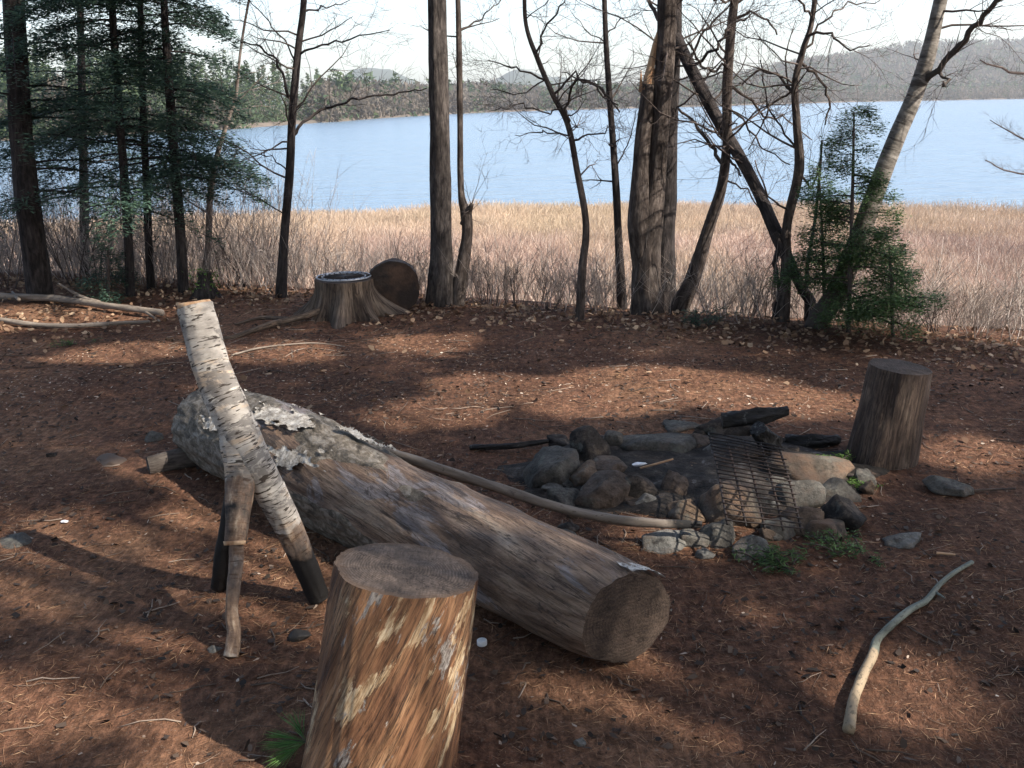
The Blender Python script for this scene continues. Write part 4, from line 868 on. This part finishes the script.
# dense dead brush on the slope (stuff)
random.seed(5); mb = MB()
for i in range(6600):
    x = random.uniform(-8.5, 8.5); d = random.uniform(.3, 6); thick = i > 5600
    if thick: x = random.uniform(-8, -1.9); d = random.uniform(.15, 2.6)
    y = edge(x) + d
    if abs(x) > y * .62 + .5: continue
    z = gh(x, y); h = random.uniform(.15, .5) * (1 + .10 * d) * (2.4 if thick else 1.2 if x < -2 else 1)
    q = Vector((x, y, z - .02)); dv = Vector((random.gauss(0, .3), random.gauss(0, .3), 1)).normalized()
    pts = [q + dv * (h * t) + Vector((random.gauss(0, .02), random.gauss(0, .02), 0)) * t for t in (0, .35, .7, 1)]
    mb.tube(pts, [.0032, .0027, .002, .0008], 3, cap=False)
    for k in range(6):
        t = random.uniform(.25, .95); b = q + dv * (h * t); dd = (dv + Vector((random.gauss(0, .6), random.gauss(0, .6), random.gauss(0, .3)))).normalized(); L = random.uniform(.1, .35)
        mb.tube([b, b + dd * L * .5 + Vector((0, 0, .02)), b + dd * L], [.0019, .0014, .0007], 3, cap=False)
m_brush = pmat('dead_brush', 'world', ('isl', 0, [(0, (.13, .10, .088)), (.4, (.27, .22, .19)), (1, (.50, .43, .385))]), rough=.9)
tag(mb.build('brush', m_brush, loc=(0, 8, 0)), 'dense grey tangle of dead brush covering the slope behind the bank trees', 'brush', kind='stuff')
# ------------------------------------------------------------------ reeds
N = 430000
yy = rng.uniform(9, 50, N * 2); xx = rng.uniform(-1, 1, N * 2) * (yy * .66 + 3)
keep = rng.random(N * 2) < np.clip(.35 + yy / 60, 0, 1); xx, yy = xx[keep][:N], yy[keep][:N]
ed = 7.35 - .42 * np.clip(xx, -5, 5); d = yy - ed; mE = np.array([46 + 2.5 * noise.noise(Vector((x * .06, 3, 0))) for x in xx])
ok = (d > 1.2) & (rng.random(len(xx)) < np.clip((d - .6) / 4, .12, 1)) & (np.hypot(xx, yy) < mE + 1.0 + rng.normal(size=len(xx)) * .5); xx, yy, d = xx[ok], yy[ok], d[ok]
zz = -3.3 * nsst(0, 11, d); n = len(xx)
hv = np.array([noise.noise(Vector((x * .25, y * .25, 7))) for x, y in zip(xx, yy)])
hh = rng.uniform(.18, .6, n) * (1 + .5 * hv); hh = hh * np.clip(.5 + d / 14, 0, 1)
Bp = np.stack([xx, yy, zz - .03], 1); lean = rng.normal(size=(n, 3)) * .6; lean[:, 2] = 1; Tp = Bp + unit(lean) * hh[:, None]
sd = unit(np.cross(lean, np.stack([xx, yy, 0 * xx], 1) + rng.normal(size=(n, 3)) * 8)); wd = (rng.uniform(.004, .011, n) * (1 + yy / 50))[:, None]
V = np.stack([Bp - sd * wd / 2, Bp + sd * wd / 2, Tp + sd * wd * .35, Tp - sd * wd * .35], 1)
tag(soup('reeds', V, m_reed), 'wide marsh of dry pinkish tan reeds between the bank and the lake', 'reeds', kind='stuff')
# ------------------------------------------------------------------ ground litter
def scatter(n, x0, x1, y0, y1, dens=None):
    x = rng.uniform(x0, x1, n); y = y0 + (y1 - y0) * rng.random(n); k = (np.abs(x) < y * .60 + .4) & (y < 7.35 - .42 * np.clip(x, -5, 5) + 1.5)
    if dens: k &= rng.random(n) < np.array([dens(a, b) for a, b in zip(x, y)])
    x, y = x[k], y[k]; z = np.array([gh(a, b) for a, b in zip(x, y)]); return np.stack([x, y, z], 1)
clus = lambda a, b: min(1, max(.15, .5 + 1.2 * noise.noise(Vector((a * 1.7, b * 1.7, 20)))))
P = scatter(260000, -4.5, 4.5, 1.5, 7.5, lambda a, b: clus(a, b) * min(1, 9 / (b * b) + .15)); n = len(P); P[:, 2] += rng.uniform(.001, .007, n); D = rng.normal(size=(n, 3)); D[:, 2] *= .12
tag(soup('pine_needles', leaves(P, D, rng.uniform(.018, .06, n), .0014 * (1 + P[:, 1] * .15), .5), m_needle), 'rusty brown fallen pine needles strewn over the soil', 'needles', kind='stuff')
P = scatter(46000, -5, 5, 1.6, 8.5, lambda a, b: clus(b, a) * (.22 + .9 * math.exp(-((b - 5.7) / .8) ** 2))); n = len(P); P[:, 2] += rng.uniform(.002, .008, n); D = rng.normal(size=(n, 3)); D[:, 2] *= .15  # pale debris, packed denser in the middle band to brighten its sun patches
tag(soup('wood_chips', leaves(P, D, rng.uniform(.006, .028, n) * rng.uniform(.5, 1.3, n), rng.uniform(.003, .011, n), .35, .35), m_chip), 'pale wood chips and bits scattered across the soil', 'wood chips', kind='stuff')
P = scatter(26000, -5, 5, 1.6, 8.5, lambda a, b: clus(b + 5, a)); n = len(P); P[:, 2] += rng.uniform(.002, .012, n); D = rng.normal(size=(n, 3)); D[:, 2] *= .2
tag(soup('bark_bits', leaves(P, D, rng.uniform(.01, .04, n), rng.uniform(.005, .018, n), .4, .35), m_dchip), 'dark bark crumbs and cone scraps scattered across the soil', 'bark bits', kind='stuff')
random.seed(9); mb = MB()
for i in range(900):
    if i % 3 == 0: c0 = Z(random.gauss(700, 90), random.gauss(485, 45), 0); x, y = c0.x, c0.y
    elif i % 7 == 1: c0 = Z(random.gauss(265, 60), random.gauss(340, 18), 0); x, y = c0.x, c0.y
    else: y = random.uniform(2, 8.2); x = random.uniform(-.6, .6) * y
    if y > edge(x) + .8: continue
    a = random.uniform(0, 6.28); L = random.uniform(.03, .16) * (1.5 if y > 3.5 else 1); q = Vector((x, y, 0)); pts = []
    for t in (0, .33, .66, 1):
        v = q + Vector((math.cos(a), math.sin(a), 0)) * L * (t - .5) + Vector((random.gauss(0, .006), random.gauss(0, .006), 0)); v.z = gh(v.x, v.y) + .004; pts.append(v)
    w_ = random.uniform(.0008, .003); mb.tube(pts, [w_, w_, w_ * .8, w_ * .5], 4)
m_twl = pmat('dead_twig', 'world', ('isl', 0, [(0, (.05, .035, .028)), (.5, (.14, .10, .075)), (1, (.32, .25, .20))]), rough=.9)
tag(mb.build('twig_litter', m_twl, loc=(0, 4, 0)), 'broken dead twigs scattered over the soil and round the fire pit', 'twigs', kind='stuff')
def edens(a, b):
    e = b - edge(a); q = math.exp(-((e - .05) / .45) ** 2)
    if a < -2.2: q = max(q, .5 * math.exp(-((b - 7.4) / .5) ** 2))
    return min(1, q + .012)
P = scatter(30000, -6, 6, 3.5, 9.8, edens); n = len(P); P[:, 2] += rng.uniform(.005, .035, n); D = rng.normal(size=(n, 3)); D[:, 2] *= .35
tag(soup('leaf_litter', leaves(P, D, rng.uniform(.022, .058, n), rng.uniform(.014, .032, n), .6, .35), m_litter), 'dry tan fallen leaves gathered along the top of the bank', 'leaf litter', kind='stuff')
# ------------------------------------------------------------------ far woods
def wood(name, label, m, n, azpx, off, hgt, wid, k, size, cone=True, hn=1.0):
    az = np.arctan((rng.uniform(*azpx, n) - 512) / FPX); D = shoreD(az); r = D + 3 + off[0] + (rng.random(n) ** 1.3) * off[1] * D
    X, Y = r * np.sin(az), r * np.cos(az); Zb = np.array([far_h(a, b, c, t) for a, b, c, t in zip(X, Y, r, az)])
    H = rng.uniform(*hgt, n); u = rng.random((n, k)); a = rng.random((n, k)) * 6.283
    if cone: rr_ = (1 - u) * wid * rng.uniform(.5, 1, (n, k)) ; u = u ** 1.1
    else: rr_ = wid * np.sqrt(np.clip(1 - (2 * u - 1.1) ** 2, .02, 1)) * rng.uniform(.3, 1, (n, k))
    c = np.stack([X[:, None] + rr_ * np.cos(a), Y[:, None] + rr_ * np.sin(a), Zb[:, None] + H[:, None] * u], -1).reshape(-1, 3)
    t = rng.normal(size=(len(c), 3, 3)) * size; t[:, :, 2] *= (.7 if cone else 1.5)
    return tag(soup(name, c[:, None, :] + t, m), label, 'far wood', kind='stuff')
wood('evergreen_wood', 'dark and mid green evergreens along the near left lake shore', m_everg, 620, (-700, 338), (0, .30), (10, 18), 3.4, 260, .38)
wood('shore_hardwoods', 'bare grey brown hardwoods mixed along the near left lake shore', m_hardw, 260, (-700, 345), (0, .4), (6, 11), 3.0, 200, .30, False)
wood('far_hardwoods', 'bare grey pink hardwoods along the far lake shore', m_hardw, 5200, (330, 1500), (0, .45), (7, 12), 4.0, 44, .6, False)
wood('far_evergreens', 'scattered dark evergreens along the far lake shore', m_everg, 800, (330, 1500), (0, .4), (11, 17), 3.2, 40, .9)
wood('hill_hardwoods', 'bare hardwood forest covering the distant hills', m_hardw, 12000, (330, 1400), (150, 1.0), (9, 13), 5.0, 16, 1.5, False)
wood('hill_evergreens', 'dark evergreens scattered over the distant hills', m_everg, 5200, (600, 1400), (100, 1.0), (10, 15), 3.6, 18, 1.4)
# ------------------------------------------------------------------ unseen pines, crowns shaped to shade and dapple the clearing
LIT = []   # chosen sun patches as ground ellipses; foliage that would shade them is dropped
def lit(px, py, ax, ay):
    p = Z(px, py, 0); a = abs(Z(px + ax, py, 0).x - p.x); b = abs(Z(px, py - ay, 0).y - Z(px, py + ay, 0).y) / 2; LIT.append((p.x, p.y, a, b))
def lit3(P, r): q = P - SD * (P.z / SD.z); LIT.append((q.x, q.y, r, r))
for a in ((490, 387, 55, 7), (430, 411, 45, 7), (565, 404, 22, 5), (640, 380, 60, 6), (720, 388, 75, 7), (800, 402, 65, 7), (620, 405, 22, 3), (60, 316, 85, 9), (290, 640, 48, 34), (130, 540, 40, 12), (60, 690, 55, 22),
          (985, 452, 30, 5), (640, 700, 60, 22), (430, 345, 40, 5), (280, 352, 35, 5), (120, 352, 45, 5), (900, 690, 25, 12), (30, 590, 30, 12)): lit(*a)
lit3(W(205, 330, 2.97), .13); lit3(W(220, 385, 2.93), .13); lit3(W(243, 430, 2.9), .12); lit3(W(290, 530, 2.89), .09); lit3(W(233, 600, 2.66), .09)
for t in (.12, .3, .36, .46, .66, .8, .9):
    p, d_, _ = on_log(t, 1.8); lit3(p, .07 + .05 * (t in (.36, .46, .66)))
lit3(top + Vector((-.10, -.13, -.10)), .085); lit3(top + Vector((-.02, -.15, -.28)), .09)
lit3(Z(730, 500, .15), .10); lit3(Z(810, 470, .12), .09); lit3(Z(688, 508, .08), .07); lit3(Z(885, 420, .25), .05)
PN = [(8.2, -2.2, 13), (11.5, 1.6, 14), (6.2, -5.6, 12), (13.5, -2.8, 14), (9.6, -7.2, 13), (15.8, 3.0, 15)]
nl = 90000
qx = rng.uniform(-6.5, 6.5, nl); qy = rng.uniform(-1.5, 9.4, nl); hz = rng.uniform(6, 13.5, nl)
okk = qy < (7.35 - .42 * np.clip(qx, -5, 5)) + .25
cl = np.array([noise.noise(Vector((a * .55, b * .55, c * .3 + 31))) for a, b, c in zip(qx, qy, hz)]); okk &= rng.random(nl) < np.clip(.95 + 1.1 * cl + .25 * (qy < 4.3), .5, 1)
wob = np.array([noise.noise(Vector((a * 2.3, b * 2.3, 50))) for a, b in zip(qx, qy)])
for cx, cy, a, b in LIT: okk &= ((qx - cx) / (a + .18)) ** 2 + ((qy - cy) / (b + .20)) ** 2 > (1 + .7 * wob)
qx, qy, hz = qx[okk], qy[okk], hz[okk]
LP = np.stack([qx + SD.x / SD.z * hz, qy + SD.y / SD.z * hz, hz], 1)
n2 = 52000; ax_ = rng.uniform(-11, 2.2, n2); ay_ = rng.uniform(-10, 7.0, n2); az_ = rng.uniform(5, 12, n2)  # foliage added overhead and at left to dim the sky light
qq = np.array([noise.noise(Vector((a * .6, b * .6, c * .5 + 77))) for a, b, c in zip(ax_, ay_, az_)]); k2 = (rng.random(n2) < .75 + qq) & (ax_ - SD.x / SD.z * az_ < -4.2) & ((ay_ < 5.2) | (az_ > 6.5))
LP = np.concatenate([LP, np.stack([ax_, ay_, az_], 1)[k2]])
n3 = 30000; c3_ = np.stack([rng.uniform(-4, 12, n3), rng.uniform(-16, -4, n3), rng.uniform(2.5, 12, n3)], 1); c3_ = c3_[(c3_[:, 1] - SD.y / SD.z * c3_[:, 2] < -.5)]; LP = np.concatenate([LP, c3_])  # more foliage added behind the camera for darker shade
PN += [(-6.5, -1.5, 13), (-3.0, -5.5, 14), (-8.5, 3.4, 12), (1.5, -8.5, 14), (6, -12, 13)]  # unseen pines added to carry the foliage that blocks sky light
own = np.argmin(np.stack([np.hypot(LP[:, 0] - a, LP[:, 1] - b) for a, b, h in PN]), 0)
PL = ['unseen tall shade pine behind the camera nearest on the right', 'unseen tall shade pine on the right level with the fire pit', 'unseen tall shade pine behind the camera straight back', 'unseen tall shade pine in the second row on the right', 'unseen tall shade pine farthest behind the camera', 'unseen tall shade pine farthest right near the bank', 'unseen shade pine added left of the camera', 'unseen shade pine added behind the camera on the left', 'unseen shade pine added far left of the clearing', 'unseen shade pine added well behind the camera', 'unseen shade pine added at the very back right of the camera']
for i, (x, y, h) in enumerate(PN):
    random.seed(i + 70); root = empty('shade_pine', (x, y, 0), PL[i], 'pine tree', 'unseen tall pines placed to shade the clearing'); mb = MB()
    pts = smooth([Vector((x, y, -.15)), Vector((x + .05, y, 2)), Vector((x - .05, y + .1, 6)), Vector((x + .1, y, h))], 8); mb.tube(pts, sm1([.19, .16, .12, .03], len(pts)), 20, lambda th, L, r: r * .1 * fbm(math.cos(th) * 2, math.sin(th) * 2, L * 2)); mb.build('trunk', m_pine, root)
    mb = MB(); mine = LP[own == i]
    for k in range(0, len(mine), max(1, len(mine) // 60)):
        q = Vector(mine[k]); z = max(3.5, q.z - .6); mb.tube([(x, y, z), ((x + q.x) / 2, (y + q.y) / 2, z + .35), q], [.03, .02, .006], 4, cap=False)
    crown = mb.build('crown', m_pine, root)
    n = len(mine); soup('foliage', leaves(mine, rng.normal(size=(n, 3)), rng.uniform(.12, .30, n), rng.uniform(.05, .12, n)), m_pinef, crown)
# ------------------------------------------------------------------ haze
def haze(dens):
    me = bpy.data.meshes.new('haze'); x, y0, y1, z0, z1 = 3250, -3250, 3250, -7.5, 320
    v = [(sx * x, yy_, zz_) for zz_ in (z0, z1) for sx, yy_ in ((-1, y0), (1, y0), (1, y1), (-1, y1))]
    me.from_pydata(v, [], [(3, 2, 1, 0), (4, 5, 6, 7), (0, 1, 5, 4), (1, 2, 6, 5), (2, 3, 7, 6), (3, 0, 4, 7)])
    m = bpy.data.materials.new('haze'); m.use_nodes = True; nt = m.node_tree; nt.nodes.remove(nt.nodes['Principled BSDF'])
    pv = nt.nodes.new('ShaderNodeVolumePrincipled'); pv.inputs['Color'].default_value = (.93, .96, 1, 1); pv.inputs['Density'].default_value = dens; pv.inputs['Anisotropy'].default_value = .2
    nt.links.new(pv.outputs[0], nt.nodes['Material Output'].inputs['Volume'])
    tag(link('haze', me, m, smooth=False), kind='stuff', label='thin pale blue haze over the lake and hills', cat='haze')
haze(.00021)
